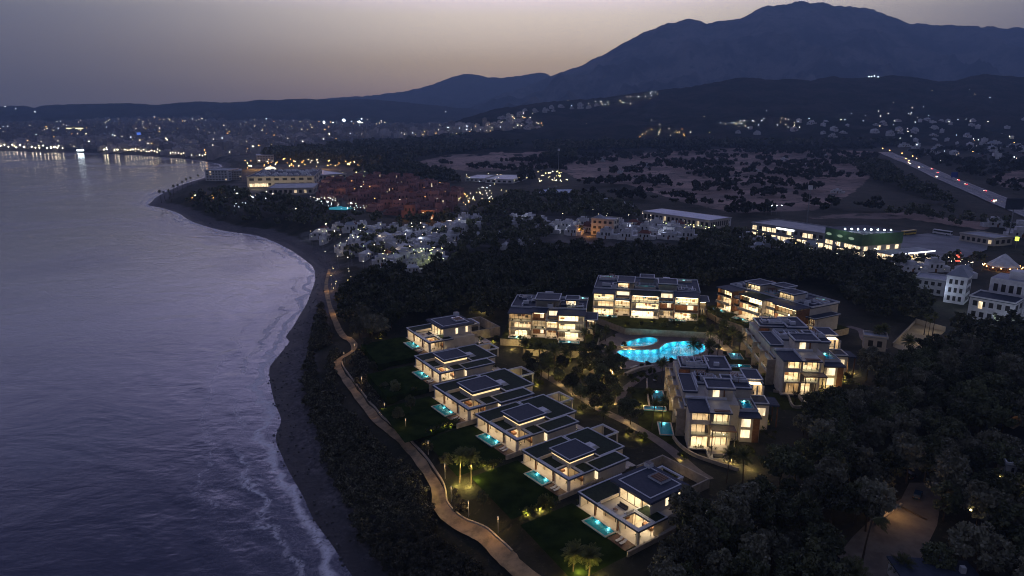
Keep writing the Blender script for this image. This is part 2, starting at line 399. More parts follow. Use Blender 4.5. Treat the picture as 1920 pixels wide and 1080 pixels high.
def polar(na, nr, r0, r1, a0=-64, a1=64):
    a = np.radians(np.linspace(a0, a1, na)); r = np.geomspace(r0, r1, nr)
    A, Rr = np.meshgrid(a, r, indexing='ij'); x = np.sin(A) * Rr; y = np.cos(A) * Rr
    i = np.arange(na * nr).reshape(na, nr)
    q = np.stack([i[:-1, :-1], i[:-1, 1:], i[1:, 1:], i[1:, :-1]], -1).reshape(-1, 4)[:, ::-1]
    return x.ravel(), y.ravel(), q
gx, gy, gq = polar(640, 470, 38, 11400)
gd = shore(gx, gy); gz = base_z(gx, gy, gd)
gu, gv = proj(gx, gy, gz)
wob = 10 * (fbm(gx / 60, gy / 60, 3) - .5)
def soft(m):
    m = m.reshape(640, 470).astype(float)
    for _ in range(3): m[1:-1, 1:-1] = (m[1:-1, 1:-1] * 2 + m[:-2, 1:-1] + m[2:, 1:-1] + m[1:-1, :-2] + m[1:-1, 2:]) / 6
    return m.ravel()
fieldm = mask(gu + wob, gv + wob * .2, PX['field']).astype(float) * (gy > 300)
townm = mask(gu + wob, gv + wob * .2, PX['town']).astype(float) * (gy > 300)
def ground_mat():
    m, n, b = nt('terrain'); tc = N(n, 'ShaderNodeTexCoord'); v = tc.outputs['Object']
    at = lambda k: N(n, 'ShaderNodeAttribute', attribute_name=k).outputs['Fac']
    d = at('shore')
    big = noise(n, v, .012, 6, .6); med = noise(n, v, .07, 6, .62); fine = noise(n, v, .7, 5, .65)
    earth = mixc(n, ramp(n, med, .38, .62), (.045, .040, .028), (.022, .024, .015))
    earth = mixc(n, ramp(n, fine, .55, .75), earth, (.075, .062, .045))
    fieldc = mixc(n, ramp(n, big, .40, .60), (.34, .235, .20), (.19, .14, .125))
    fieldc = mixc(n, ramp(n, med, .54, .64), fieldc, (.055, .052, .042))
    townc = mixc(n, ramp(n, med, .4, .6), (.11, .105, .105), (.05, .05, .048))
    fm = ramp(n, math_(n, 'ADD', at('field'), math_(n, 'MULTIPLY', math_(n, 'SUBTRACT', noise(n, v, .028, 6, .65), .5), 1.9)), .42, .60)
    c = mixc(n, fm, earth, fieldc); tm = ramp(n, math_(n, 'ADD', at('town'), math_(n, 'MULTIPLY', math_(n, 'SUBTRACT', noise(n, v, .035, 6, .65), .5), 1.8)), .35, .75)
    c = mixc(n, tm, c, townc)
    sand = mixc(n, ramp(n, fine, .38, .62), (.135, .120, .130), (.060, .056, .064))
    peb = N(n, 'ShaderNodeTexVoronoi'); peb.inputs['Scale'].default_value = 1.1; n.links.new(v, peb.inputs['Vector'])
    sand = mixc(n, math_(n, 'MULTIPLY', ramp(n, med, .45, .6), ramp(n, peb.outputs['Distance'], .45, .1)), sand, (.19, .175, .175))
    dn = math_(n, 'ADD', d, math_(n, 'MULTIPLY', math_(n, 'SUBTRACT', med, .5), 16))
    wet = ramp(n, dn, 7.5, 3.0)
    sand = mixc(n, wet, sand, (.040, .037, .042))
    c = mixc(n, ramp(n, dn, 19, 14), c, sand)
    n.links.new(c, b.inputs['Base Color']); b.inputs['Specular IOR Level'].default_value = .15
    n.links.new(math_(n, 'SUBTRACT', .95, math_(n, 'MULTIPLY', wet, .35)), b.inputs['Roughness'])
    bump(n, b, math_(n, 'ADD', fine, math_(n, 'MULTIPLY', med, 3)), .6, .35)
    return m
M['ground'] = ground_mat()
POOL1 = [(43.9, 264.4), (54.1, 273.3), (59.8, 274.0), (61.0, 270.0), (57.8, 264.7), (53.4, 262.0), (44.8, 261.9)]
POOL2 = [(41.3, 257.5), (50, 257.7), (58.6, 258.0), (60.5, 262), (63.5, 266.4), (69.3, 268.6), (76.5, 268), (78.6, 263.4), (77, 257), (72.5, 252.0), (63.6, 247.6), (56.6, 243.6), (49.4, 243.0), (41.5, 249.4)]
_in = inpoly(gx, gy, POOL1) | inpoly(gx, gy, POOL2)
gq = gq[~_in[gq].any(1)]                       # the pools are dug into the ground
struct('ground', mesh_np('ground', np.stack([gx, gy, gz], -1), gq, [M['ground']], None, True, {'shore': gd, 'field': soft(fieldm), 'town': soft(townm)}))

def hill_mat(name, c1, c2, c3, s):
    m, n, b = nt(name); tc = N(n, 'ShaderNodeTexCoord'); v = tc.outputs['Object']
    a = noise(n, v, s, 8, .68); f2 = noise(n, v, s * 5, 5, .65)
    c = mixc(n, ramp(n, a, .40, .62), c1, c2); c = mixc(n, ramp(n, f2, .55, .72), c, c3)
    n.links.new(c, b.inputs['Base Color']); b.inputs['Roughness'].default_value = 1; b.inputs['Specular IOR Level'].default_value = 0
    bump(n, b, math_(n, 'ADD', a, math_(n, 'MULTIPLY', f2, .25)), .9, .08 / s)
    return m
hm = {'mountain': hill_mat('mountain_scrub', (.035,.035,.034), (.16,.14,.13), (.022,.026,.02), .0022),
      'far_hills': hill_mat('far_scrub', (.05,.048,.046), (.08,.07,.066), (.035,.036,.032), .003),
      'coast_hills': hill_mat('coast_scrub', (.04,.04,.034), (.07,.06,.052), (.026,.028,.022), .005),
      'green_hills': hill_mat('green_scrub', (.030,.033,.024), (.065,.055,.046), (.016,.019,.013), .010)}
for k, h in HILLS.items():
    na, nr = (520, 170) if k in ('green_hills', 'mountain') else (420, 110)
    a = np.linspace(h['a'][0], h['a'][-1], na); y = np.linspace(h['f'], h['b'], nr)
    A, Y = np.meshgrid(a, y, indexing='ij'); X = A * Y; Z = hill_z(k, X, Y)
    i = np.arange(na * nr).reshape(na, nr)
    q = np.stack([i[:-1, :-1], i[1:, :-1], i[1:, 1:], i[:-1, 1:]], -1).reshape(-1, 4)
    struct(k, mesh_np(k, np.stack([X, Y, Z], -1).reshape(-1, 3), q, [hm[k]], None, True))
# sea
sx, sy, sq = polar(560, 640, 30, 11400, -75, 62)
sd_ = shore(sx, sy)
cell = np.hypot(sx, sy) * .01
amp = np.clip(1.6 - cell, 0, 1)
sw = sd_ * .30 + 3.2 * fbm(sx / 60, sy / 60, 3) * 3
near = np.exp(-np.clip(-sd_, 0, 400) / 38)
szz = amp * (.22 * near * (np.maximum(np.sin(sw), -.2) ** 1) + .10 * (fbm(sx / 7 + 3, sy / 4, 4) - .5) + .12 * np.sin(sx * .11 + sy * .05 + 6 * fbm(sx / 90, sy / 90, 2)))
keep = (sd_[sq] < 14).any(1)
def sea_mat():
    m, n, b = nt('sea'); tc = N(n, 'ShaderNodeTexCoord'); v = tc.outputs['Object']
    d = N(n, 'ShaderNodeAttribute', attribute_name='shore').outputs['Fac']
    off = math_(n, 'MULTIPLY', d, -1.0)
    mp = N(n, 'ShaderNodeMapping'); mp.inputs['Scale'].default_value = (.55, 1.0, 1); mp.inputs['Rotation'].default_value = (0, 0, R(20)); n.links.new(v, mp.inputs[0])
    n1 = noise(n, mp.outputs[0], .30, 6, .6, .4); n2 = noise(n, mp.outputs[0], .055, 4, .55, .8); n3 = noise(n, v, .0045, 5, .55, 1.5); n4 = noise(n, v, .045, 4, .6)
    lace = noise(n, v, .55, 6, .7, 1.2)
    # foam: broken lines that follow the waterline, and a fringe where the water runs up the beach
    dn = math_(n, 'ADD', off, math_(n, 'MULTIPLY', math_(n, 'SUBTRACT', n4, .5), 22))
    def line(at, w): return ramp(n, math_(n, 'ABSOLUTE', math_(n, 'SUBTRACT', dn, at)), w, 0)
    patch = ramp(n, noise(n, v, .022, 3), .44, .60); patch2 = ramp(n, noise(n, v, .013, 3), .48, .60)
    fo = math_(n, 'MULTIPLY', line(3.0, 2.6), ramp(n, lace, .28, .56))
    fo = math_(n, 'MAXIMUM', fo, math_(n, 'MULTIPLY', math_(n, 'MULTIPLY', line(11, 1.8), patch), ramp(n, lace, .36, .62)))
    fo = math_(n, 'MAXIMUM', fo, math_(n, 'MULTIPLY', math_(n, 'MULTIPLY', math_(n, 'MULTIPLY', line(22, 1.3), patch2), ramp(n, lace, .42, .66)), .45))
    wash = math_(n, 'MULTIPLY', ramp(n, dn, 34, 4), ramp(n, math_(n, 'ABSOLUTE', math_(n, 'SUBTRACT', lace, .5)), .035, .0))
    fo = math_(n, 'MAXIMUM', fo, math_(n, 'MULTIPLY', wash, .20))
    deep = mixc(n, ramp(n, off, 0, 60), (.028, .029, .056), (.008, .009, .030))
    n.links.new(mixc(n, fo, deep, (.62, .62, .68)), b.inputs['Base Color'])
    rg = math_(n, 'ADD', .10, math_(n, 'MULTIPLY', ramp(n, n3, .42, .60), .12))
    n.links.new(math_(n, 'ADD', rg, math_(n, 'MULTIPLY', fo, .5)), b.inputs['Roughness'])
    b.inputs['IOR'].default_value = 1.58; b.inputs['Specular Tint'].default_value = (.93, .90, 1, 1); b.inputs['Specular IOR Level'].default_value = .5
    swl = N(n, 'ShaderNodeMath', operation='SINE'); n.links.new(math_(n, 'ADD', math_(n, 'MULTIPLY', off, .42), math_(n, 'MULTIPLY', n4, 9)), swl.inputs[0])
    swell = math_(n, 'MULTIPLY', math_(n, 'MULTIPLY', swl.outputs[0], ramp(n, off, 95, 8)), math_(n, 'MULTIPLY', patch, .55))
    hgt = math_(n, 'ADD', math_(n, 'ADD', math_(n, 'MULTIPLY', n1, .42), math_(n, 'MULTIPLY', n2, 1.5)), swell)
    bump(n, b, hgt, .24, 1.0)
    return m
M['sea'] = sea_mat()
used = np.unique(sq[keep]); remap = -np.ones(len(sx), int); remap[used] = np.arange(len(used))
struct('sea', mesh_np('sea', np.stack([sx, sy, szz], -1)[used], remap[sq[keep]], [M['sea']], None, True, {'shore': sd_[used]}))
# ------------------------------------------------------------------ dusk sky, low sun, haze
w = bpy.data.worlds.new('World'); sc.world = w; w.use_nodes = True; n = w.node_tree; n.nodes.clear()
GLOW_AZ = R(3.5)                      # the afterglow stands over the foot of the mountain
sky = N(n, 'ShaderNodeTexSky'); sky.sky_type = 'NISHITA'; sky.sun_disc = False; sky.sun_elevation = R(.3); sky.sun_rotation = GLOW_AZ
sky.altitude = 100; sky.dust_density = 3.0; sky.air_density = 1.2
tc = N(n, 'ShaderNodeTexCoord'); sp = N(n, 'ShaderNodeSeparateXYZ'); n.links.new(tc.outputs['Generated'], sp.inputs[0])
el = math_(n, 'ARCSINE', sp.outputs[2]); el = math_(n, 'MULTIPLY', el, 180 / math.pi)
az = math_(n, 'ARCTAN2', sp.outputs[0], sp.outputs[1])
da = math_(n, 'ABSOLUTE', math_(n, 'SUBTRACT', math_(n, 'MULTIPLY', az, 180 / math.pi), 3.5))
def skyramp(stops):
    cr = N(n, 'ShaderNodeValToRGB'); e = cr.color_ramp.elements
    f = math_(n, 'DIVIDE', math_(n, 'ADD', el, 4), 94); f = math_(n, 'POWER', math_(n, 'MAXIMUM', f, 0), .5)
    n.links.new(f, cr.inputs[0])
    while len(e) < len(stops): e.new(.5)
    for q, (d, c) in zip(e, stops): q.position = min(1, ((d + 4) / 94) ** .5); q.color = col4(c)
    cr.color_ramp.interpolation = 'EASE' if False else 'LINEAR'
    return cr.outputs[0]
glow = skyramp([(-4, (.22,.14,.12)), (0, (.48,.31,.21)), (1.5, (.70,.475,.30)), (4, (1.18,.88,.49)), (7.5, (2.25,1.88,1.42)), (12, (2.9,2.5,3.5)), (20, (2.3,2.1,3.7)), (28, (.38,.38,.74)), (45, (.12,.14,.26)), (90, (.06,.075,.14))])
side = skyramp([(-4, (.14,.115,.095)), (0, (.21,.17,.135)), (2, (.26,.215,.165)), (5, (.43,.365,.285)), (8, (.57,.52,.43)), (14, (.80,.78,1.25)), (21, (.50,.50,.92)), (30, (.17,.18,.38)), (45, (.09,.11,.21)), (90, (.06,.075,.14))])
backc = skyramp([(-4, (.04,.042,.06)), (0, (.13,.135,.20)), (8, (.20,.20,.30)), (25, (.17,.175,.26)), (45, (.10,.11,.18)), (90, (.06,.075,.14))])
f1 = ramp(n, da, 3, 42); f2 = ramp(n, da, 42, 110)
skyc = mixc(n, f2, mixc(n, f1, glow, side), backc)
b1 = N(n, 'ShaderNodeBackground'); n.links.new(sky.outputs[0], b1.inputs[0]); b1.inputs[1].default_value = .012
b2 = N(n, 'ShaderNodeBackground'); n.links.new(skyc, b2.inputs[0]); b2.inputs[1].default_value = SKY_S
ad = N(n, 'ShaderNodeAddShader'); n.links.new(b1.outputs[0], ad.inputs[0]); n.links.new(b2.outputs[0], ad.inputs[1])
wo = N(n, 'ShaderNodeOutputWorld'); n.links.new(ad.outputs[0], wo.inputs[0])
sun = bpy.data.lights.new('sun', 'SUN'); sun.energy = .05; sun.angle = R(8); sun.color = (1, .72, .52)
so = bpy.data.objects.new('sun', sun); COL.objects.link(so); so.rotation_euler = (R(90 - 4), 0, math.pi - GLOW_AZ); so.location = (0, 0, 500)
if HAZE:
    hb = MB('ground'); hb.prism([(-11700, -700), (11700, -700), (11700, 11800), (-11700, 11800)], -9, 1750)
    ho = hb.build('haze'); ho['kind'] = 'stuff'
    hmz = bpy.data.materials.new('haze'); hmz.use_nodes = True; hn = hmz.node_tree; hn.nodes.clear()
    pv = N(hn, 'ShaderNodeVolumePrincipled'); pv.inputs['Color'].default_value = (.40, .62, 1, 1); pv.inputs['Density'].default_value = HAZE; pv.inputs['Anisotropy'].default_value = .2
    oo = N(hn, 'ShaderNodeOutputMaterial'); hn.links.new(pv.outputs[0], oo.inputs['Volume'])
    ho.data.materials.clear(); ho.data.materials.append(hmz)
sc.view_settings.view_transform = 'Standard'; sc.view_settings.look = 'None'; sc.view_settings.gamma = 1; sc.view_settings.exposure = EXPO
cy = sc.cycles
cy.use_denoising = True; cy.denoiser = 'OPENIMAGEDENOISE'; cy.denoising_input_passes = 'RGB_ALBEDO_NORMAL'
cy.max_bounces = 5; cy.diffuse_bounces = 2; cy.glossy_bounces = 3; cy.transmission_bounces = 2; cy.volume_bounces = 0; cy.transparent_max_bounces = 10
cy.sample_clamp_indirect = 3; cy.caustics_reflective = False; cy.caustics_refractive = False
cy.pixel_filter_type = 'BLACKMAN_HARRIS'; cy.filter_width = 1.05
cy.use_adaptive_sampling = True; cy.adaptive_threshold = .015
def plants(parent, spots, r=.5, n=40, name='plants', m='shrubm', leaf=.22):
    L = np.vstack([rng.normal(size=(n, 3)) * np.array([r, r, r * .7]) * .55 + np.array(q) for q in spots]); return link(name, quadmesh(name, leafquads(L, leaf), m), parent)
CEILS = ['ceil', 'ceil', 'ceilA', 'ceilB', 'ceil', 'ceilA', 'ceilC']
def leafquads(C, size, up=.35):
    n = len(C); a = rng.normal(size=(n, 3)); a /= np.linalg.norm(a, axis=1)[:, None]
    b = rng.normal(size=(n, 3)); b[:, 2] += up; b -= (b * a).sum(1)[:, None] * a; b /= np.linalg.norm(b, axis=1)[:, None] + 1e-9
    s = size * rng.uniform(.55, 1.35, (n, 1)); a = a * s * .55; b = b * s * .8
    return np.stack([C - a - b * .2, C + b * -.9, C + a - b * .2, C + b], 1).reshape(-1, 3)
def clumps(nc, rx, rz, zc, cr, per, flat_=1.0):
    d = rng.normal(size=(nc, 3)); d /= np.linalg.norm(d, axis=1)[:, None]
    rad = rng.uniform(.45, 1.0, (nc, 1)) ** .6
    c = d * rad * np.array([rx, rx, rz]); c[:, 2] = np.where(c[:, 2] < -rz * .55, -rz * .55 * rng.random(nc), c[:, 2]) + zc
    rr = cr * rng.uniform(.6, 1.25, nc); out = []
    for q in range(nc):
        e = rng.normal(size=(per, 3)); e /= np.linalg.norm(e, axis=1)[:, None]; e *= (rng.random((per, 1)) ** .45) * rr[q]; e[:, 2] *= .75 * flat_
        out.append(c[q] + e)
    return c, np.vstack(out)
def quadmesh(name, V, m): return mesh_np(name, V, np.arange(len(V)).reshape(-1, 4), [M[m]])
# ------------------------------------------------------------------ villas
def slab(mb, x0, x1, y0, y1, z0, z1, top='greenroof', side='fascia', rimw=.38, rimh=.16, soffit=None):
    mb.box(x0, x1, y0, y1, z0, z1, side, top)
    if rimw: mb.rim(x0 + .04, x1 - .04, y0 + .04, y1 - .04, z1 - .01, z1 + rimh, rimw, 'rim')
def panes(parent, x0, x1, y, z0, z1, step=3.0, axis='x', name='window', drop=None):
    """glazing: dark frame with glass set in it, one part"""
    mb = MB('darkmetal', 'glass'); w = .05
    n = max(1, round((x1 - x0) / step))
    def bx(a0, a1, d, h0, h1, k):
        if axis == 'x': mb.box(a0, a1, y - d, y + d, h0, h1, k)
        else: mb.box(y - d, y + d, a0, a1, h0, h1, k)
    for i in range(n + 1):
        a = x0 + (x1 - x0) * i / n; bx(a - w, a + w, .06, z0, z1, 'darkmetal')
    bx(x0, x1, .055, z1 - .08, z1, 'darkmetal')
    if axis == 'x': mb.face([(x0, y, z0), (x1, y, z0), (x1, y, z1), (x0, y, z1)], 'glass')
    else: mb.face([(y, x0, z0), (y, x1, z0), (y, x1, z1), (y, x0, z1)], 'glass')
    return mb.build(name, parent)
def ceil_lamp(parent, x0, x1, y0, y1, z, k='ceil', name='ceiling_lamp'):
    return MB(k).box(x0, x1, y0, y1, z - .05, z, k).build(name, parent)
def villa_base(t, two):
    MB('stone').box(-.5, 19.9, -.35, 24, -2.2, .12, 'stone', 'floor').build('plinth', t)
    w = MB('cream')
    w.box(0, .55, .1, 2.3, .12, 3.3); w.box(0, .3, 2.3, 14, .12, 3.3); w.box(.3, 15.2, 13.7, 14, .12, 3.3)
    w.box(18.5, 19.1, .1, .7, .12, 3.3, 'cream'); w.box(18.6, 18.95, 5.6, 9.2, .12, 3.3)
    w.parts('wall', t)
    iw = MB('inner')
    iw.box(.3, 12.9, 8.2, 8.4, .12, 3.28); iw.box(6.0, 6.2, 2.3, 8.2, .12, 3.28); iw.box(12.9, 18.6, 9.0, 9.2, .12, 3.28); iw.box(12.9, 13.1, 4.9, 8.2, .12, 3.28)
    iw.box(1.0, 4.6, 7.2, 7.6, .12, 1.1, 'darkfab'); iw.box(8, 10.8, 5.2, 6.2, .12, .75, 'wood'); iw.box(14.6, 17.4, 6.2, 7.3, .12, .9, 'wood')
    iw.build('interior_wall', t)
    for x in (5.0, 12.4): MB('wood').box(x, x + .38, .3, .7, .12, 3.3).build('column', t)
    MB('cream').box(13.3, 13.6, .3, .65, .12, 3.3).build('column', t)
    panes(t, .55, 13.2, 2.3, .12, 3.28); panes(t, 13.6, 18.5, 4.95, .12, 3.28); None
    ceil_lamp(t, .9, 5.6, 3.2, 7.4, 3.28, random.choice(['ceilA', 'ceilC', 'ceilA', 'ceil', 'ceilC'])); ceil_lamp(t, 6.8, 12.4, 3.2, 7.4, 3.28, random.choice(['ceilA', 'ceilC', 'ceilA', 'ceil', 'ceilC'])); ceil_lamp(t, 13.6, 18.2, 5.4, 8.4, 3.28, random.choice(['ceilA', 'ceilC', 'ceilA', 'ceil', 'ceilC']))
    ceil_lamp(t, 1, 12.2, .9, 1.5, 3.28, 'ceil2', 'soffit_lamp'); ceil_lamp(t, 13.7, 18.3, .15, .55, 3.28, 'ceil2', 'soffit_lamp')
    lamp((16, 2.6, 1.6), 60, r=.3, parent=t)
    rg = random.Random(int(t.location.x * 10)); sp = [(20.0 + rg.random(), rg.uniform(1, 22), .35) for _ in range(9)] + [(rg.uniform(-2.2, -.9), rg.uniform(1, 22), .35) for _ in range(8)] + [(rg.uniform(14, 18), rg.uniform(20.5, 24), .4) for _ in range(5)] + [(16 + rg.random() * 2, 2.2 + rg.random(), .5)]
    plants(t, sp, .6, 46, 'plants'); lamp((20.4, 6.5, .9), 26, (1, .75, .34), .12, t, 'garden_light'); lamp((-1.4, 12, .9), 14, (1, .75, .34), .12, t, 'garden_light'); lamp((17, 21, 1.0), 30, (1, .75, .34), .12, t, 'garden_light')
def low_roof(t, two):
    r = MB('fascia')
    slab(r, -.35, 6.5, -.25, 14.3, 3.3, 3.78)
    slab(r, 6.5, 19.5, -.25, .8, 3.3, 3.78, 'rim', rimw=0)
    slab(r, 18.5, 19.5, .8, 5.2, 3.3, 3.78, 'rim', rimw=0); slab(r, 12.9, 13.6, .8, 5.2, 3.3, 3.78, 'rim', rimw=0)
    slab(r, 13.6, 18.5, 4.7, 5.2, 3.3, 3.78, 'rim', rimw=0)
    slab(r, 12.9, 19.5, 5.2, 9.3, 3.3, 3.66, rimw=.3)
    if two: r.box(6.5, 12.9, .8, 6.6, 3.3, 3.5, 'fascia', 'floor'); r.box(6.5, 6.75, .8, 6.5, 3.78, 4.5, 'inner')
    else: r.box(6.5, 12.9, .8, 5.2, 3.3, 3.42, 'fascia', 'greenroof'); r.box(6.52, 6.7, .82, 5.2, 3.42, 4.3, 'inner')
    if not two: r.box(6.5, 12.9, 5.2, 9.3, 3.3, 3.6, 'fascia', 'greenroof')
    r.build('roof', t)
def make_villa_single(label, loc, rz, s):
    t = thing('villa', label, 'villa', loc, rz, 'villas in the row facing the sea', s)
    villa_base(t, False); low_roof(t, False)
    c = MB('cream'); c.box(7.7, 14.9, 4.1, 12.5, 3.3, 4.9, 'cream'); c.build('wall', t)
    cw = MB('clere'); cw.box(7.62, 14.98, 4.02, 12.58, 4.9, 5.75, 'clere'); cw.build('clerestory_window', t)
    r = MB('fascia'); r.box(6.9, 15.7, 3.3, 13.2, 5.75, 6.3, 'fascia', 'roofdark'); r.rim(7.05, 15.55, 3.45, 13.05, 6.28, 6.42, .32, 'rim'); r.build('upper_roof', t)
    # right wing and back block with their own low roofs
    g = MB('cream'); g.box(16.0, 20.4, 9.8, 19.4, .12, 3.4); g.box(15.7, 16.0, 9.4, 12.2, .12, 3.4, 'wood'); g.parts('wing_wall', t)
    wn = MB('win')
    for x in (16.9, 18.6): wn.box(x, x + 1.1, 9.68, 9.8, .5, 2.9, 'win')
    wn.parts('window', t)
    slab_ = MB('fascia'); slab(slab_, 15.5, 21.0, 8.9, 20.2, 3.4, 3.85); slab(slab_, .2, 15.4, 14.4, 24.2, 3.38, 3.82); slab_.build('wing_roof', t)
    b = MB('cream'); b.box(.8, 15.0, 18.7, 23.8, .12, 3.38); b.box(.8, 1.1, 14.4, 18.7, .12, 3.38); b.parts('back_wall', t)
    sk = MB('rim'); sk.frustum([(8.2, 14.9), (11.6, 14.9), (11.6, 18.2), (8.2, 18.2)], 3.82, [(8.5, 15.2), (11.3, 15.2), (11.3, 17.2), (8.5, 17.2)], 4.7); sk.build('skylight', t)
    p = MB('rim'); p.rim(.4, 7.2, 24.3, 30.2, 3.0, 3.42, .55, 'rim')
    for x, y in ((.6, 29.7), (6.6, 29.7)): p.box(x, x + .4, y, y + .4, .0, 3.0, 'cream')
    p.box(.4, .7, 24.3, 30, -.5, 3.0, 'inner'); p.build('courtyard_frame', t)
    lamp((3.6, 27.4, 1.6), 16, r=.3, parent=t); lamp((18.2, 7.6, 2.0), 22, r=.2, parent=t)
    return t
def make_villa_two(label, loc, rz, s):
    t = thing('villa', label, 'villa', loc, rz, 'villas in the row facing the sea', s)
    villa_base(t, True); low_roof(t, True)
    w = MB('cream')
    w.box(6.3, 6.6, 6.9, 18, 3.5, 6.9); w.box(16.2, 16.5, 6.9, 18, 3.3, 6.9); w.box(6.6, 16.2, 17.7, 18, 3.3, 6.9); w.box(6.6, 16.2, 6.8, 7.0, 3.3, 3.6)
    w.box(15.2, 18.8, 9.3, 18, .12, 3.4); w.parts('upper_wall', t)
    i = MB('inner'); i.box(6.6, 16.2, 11.2, 11.4, 3.5, 6.88); i.box(6.6, 16.2, 7.0, 17.7, 3.4, 3.52, 'floor'); i.box(13.0, 13.2, 7.2, 11.2, 3.5, 6.88); i.build('interior_wall', t)
    panes(t, 6.6, 16.2, 6.95, 3.6, 6.86, 2.4)
    ceil_lamp(t, 7.0, 12.6, 7.4, 10.8, 6.88); ceil_lamp(t, 13.4, 16, 7.4, 10.8, 6.88)
    for y in (11.6, 15.6):
        MB('win').box(16.5, 16.56, y, y + .9, 4.2, 6.2, 'win').build('window', t)
    r = MB('fascia'); r.box(4.6, 17.4, 5.6, 18.7, 6.9, 7.5, 'fascia', 'roofdark'); r.rim(5.9, 16.1, 6.9, 17.4, 7.49, 7.62, .3, 'rim'); r.build('upper_roof', t)
    sk = MB('rim'); sk.box(9.2, 13.4, 13.4, 16.8, 7.5, 8.0, 'rim', 'glass')
    for q in range(6): sk.box(9.9 + q * .55, 10.2 + q * .55, 13.7, 16.5, 8.0, 8.1, 'wood')
    sk.build('skylight', t)
    c = MB('rim'); c.box(4.9, 6.6, 16.6, 18.2, 7.5, 8.6, 'rim', 'darkmetal'); c.build('chimney', t)
    b = MB('stone'); b.box(-2.5, -2.1, 22, 32, -1, 2.6); b.box(-2.1, 13, 31.6, 32, -1, 2.6); b.box(12.6, 13, 18.4, 31.6, -1, 2.6); b.parts('courtyard_wall', t)
    p = MB('rim'); p.rim(4, 11, 19.4, 24.4, 4.4, 4.8, .5, 'rim'); p.box(4.1, 10.9, 19.4, 19.7, 0, 4.4, 'cream'); p.box(4.1, 4.5, 23.9, 24.3, 0, 4.4, 'cream'); p.box(10.5, 10.9, 23.9, 24.3, 0, 4.4, 'cream'); p.build('courtyard_frame', t)
    lamp((5.5, 29, 1.2), 45, r=.2, parent=t); lamp((10.8, 4.0, 5.6), 30, r=.3, parent=t); lamp((17.6, 9.5, 1.6), 20, r=.2, parent=t)
    return t
def rect_pool(label, loc, rz, w, d, s=1, power=60, group='plunge pools', rimw=.32, name='plunge_pool', lights=2, cat='swimming pool'):
    t = thing(name, label, cat, loc, rz, group, s)
    b = MB('tile2'); b.box(0, w, 0, d, -.3, .06, 'tile2'); b.rim(-.16, w + .16, -.16, d + .16, -.3, .30, .16, 'tile2'); b.build('basin', t)
    MB('coping').rim(-rimw, w + rimw, -rimw, d + rimw, .30, .42, rimw, 'coping').build('coping', t)
    MB('water').face([(0, 0, .36), (w, 0, .36), (w, d, .36), (0, d, .36)], 'water').build('water_surface', t)
    for i in range(lights): lamp((w * (i + .5) / lights, d - .3, .24), power / lights, (.78, .95, 1), .1, t, 'pool_lamp')
    return t
def lounger_proto(label, loc, rz, group):
    t = thing('sun_lounger', label, 'sun lounger', loc, rz, group)
    MB('fabric').box(0, .7, 0, 1.35, .3, .42).build('seat', t)
    m = MB('fabric'); m.face([(0, 1.35, .42), (.7, 1.35, .42), (.7, 1.95, .8), (0, 1.95, .8)]); m.face([(0, 1.95, .7), (.7, 1.95, .7), (.7, 1.35, .32), (0, 1.35, .32)]); m.build('backrest', t)
    for x in (.05, .6):
        for y in (.1, 1.2): MB('darkmetal').box(x, x + .06, y, y + .06, 0, .3).build('leg', t)
    return t
def local(o, rz, x, y, s=1):
    c, q = math.cos(rz), math.sin(rz); return (o[0] + s * (x * c - y * q), o[1] + s * (x * q + y * c))
G0 = 9.0
VIL = [((16.0, 145.7), -54.0, 1.0, True, 'two-storey villa nearest the camera, with a sofa terrace and slatted skylight', 'turquoise pool in front of the nearest two-storey villa'),
       ((2.9, 166.9), -53.3, .97, False, 'single-storey green-roofed villa next to the nearest two-storey one', 'turquoise pool of the villa second from the near end'),
       ((-10.7, 188.9), -53.7, 1.06, False, 'single-storey green-roofed villa third from the near end of the row', 'turquoise pool of the villa third from the near end'),
       ((-25.8, 210.2), -55.5, 1.16, False, 'single-storey green-roofed villa fourth from the near end, behind the uplit bushes', 'turquoise pool of the villa fourth from the near end'),
       ((-35.4, 235.2), -57.5, 1.04, False, 'single-storey green-roofed villa just in front of the farthest two-storey one', 'turquoise pool just in front of the second farthest villa'),
       ((-43.1, 267.2), -58.5, 1.12, True, 'two-storey villa at the far end of the row with pale upper walls', 'turquoise pool in front of the farthest two-storey villa')]
lg0 = None; sofa0 = None
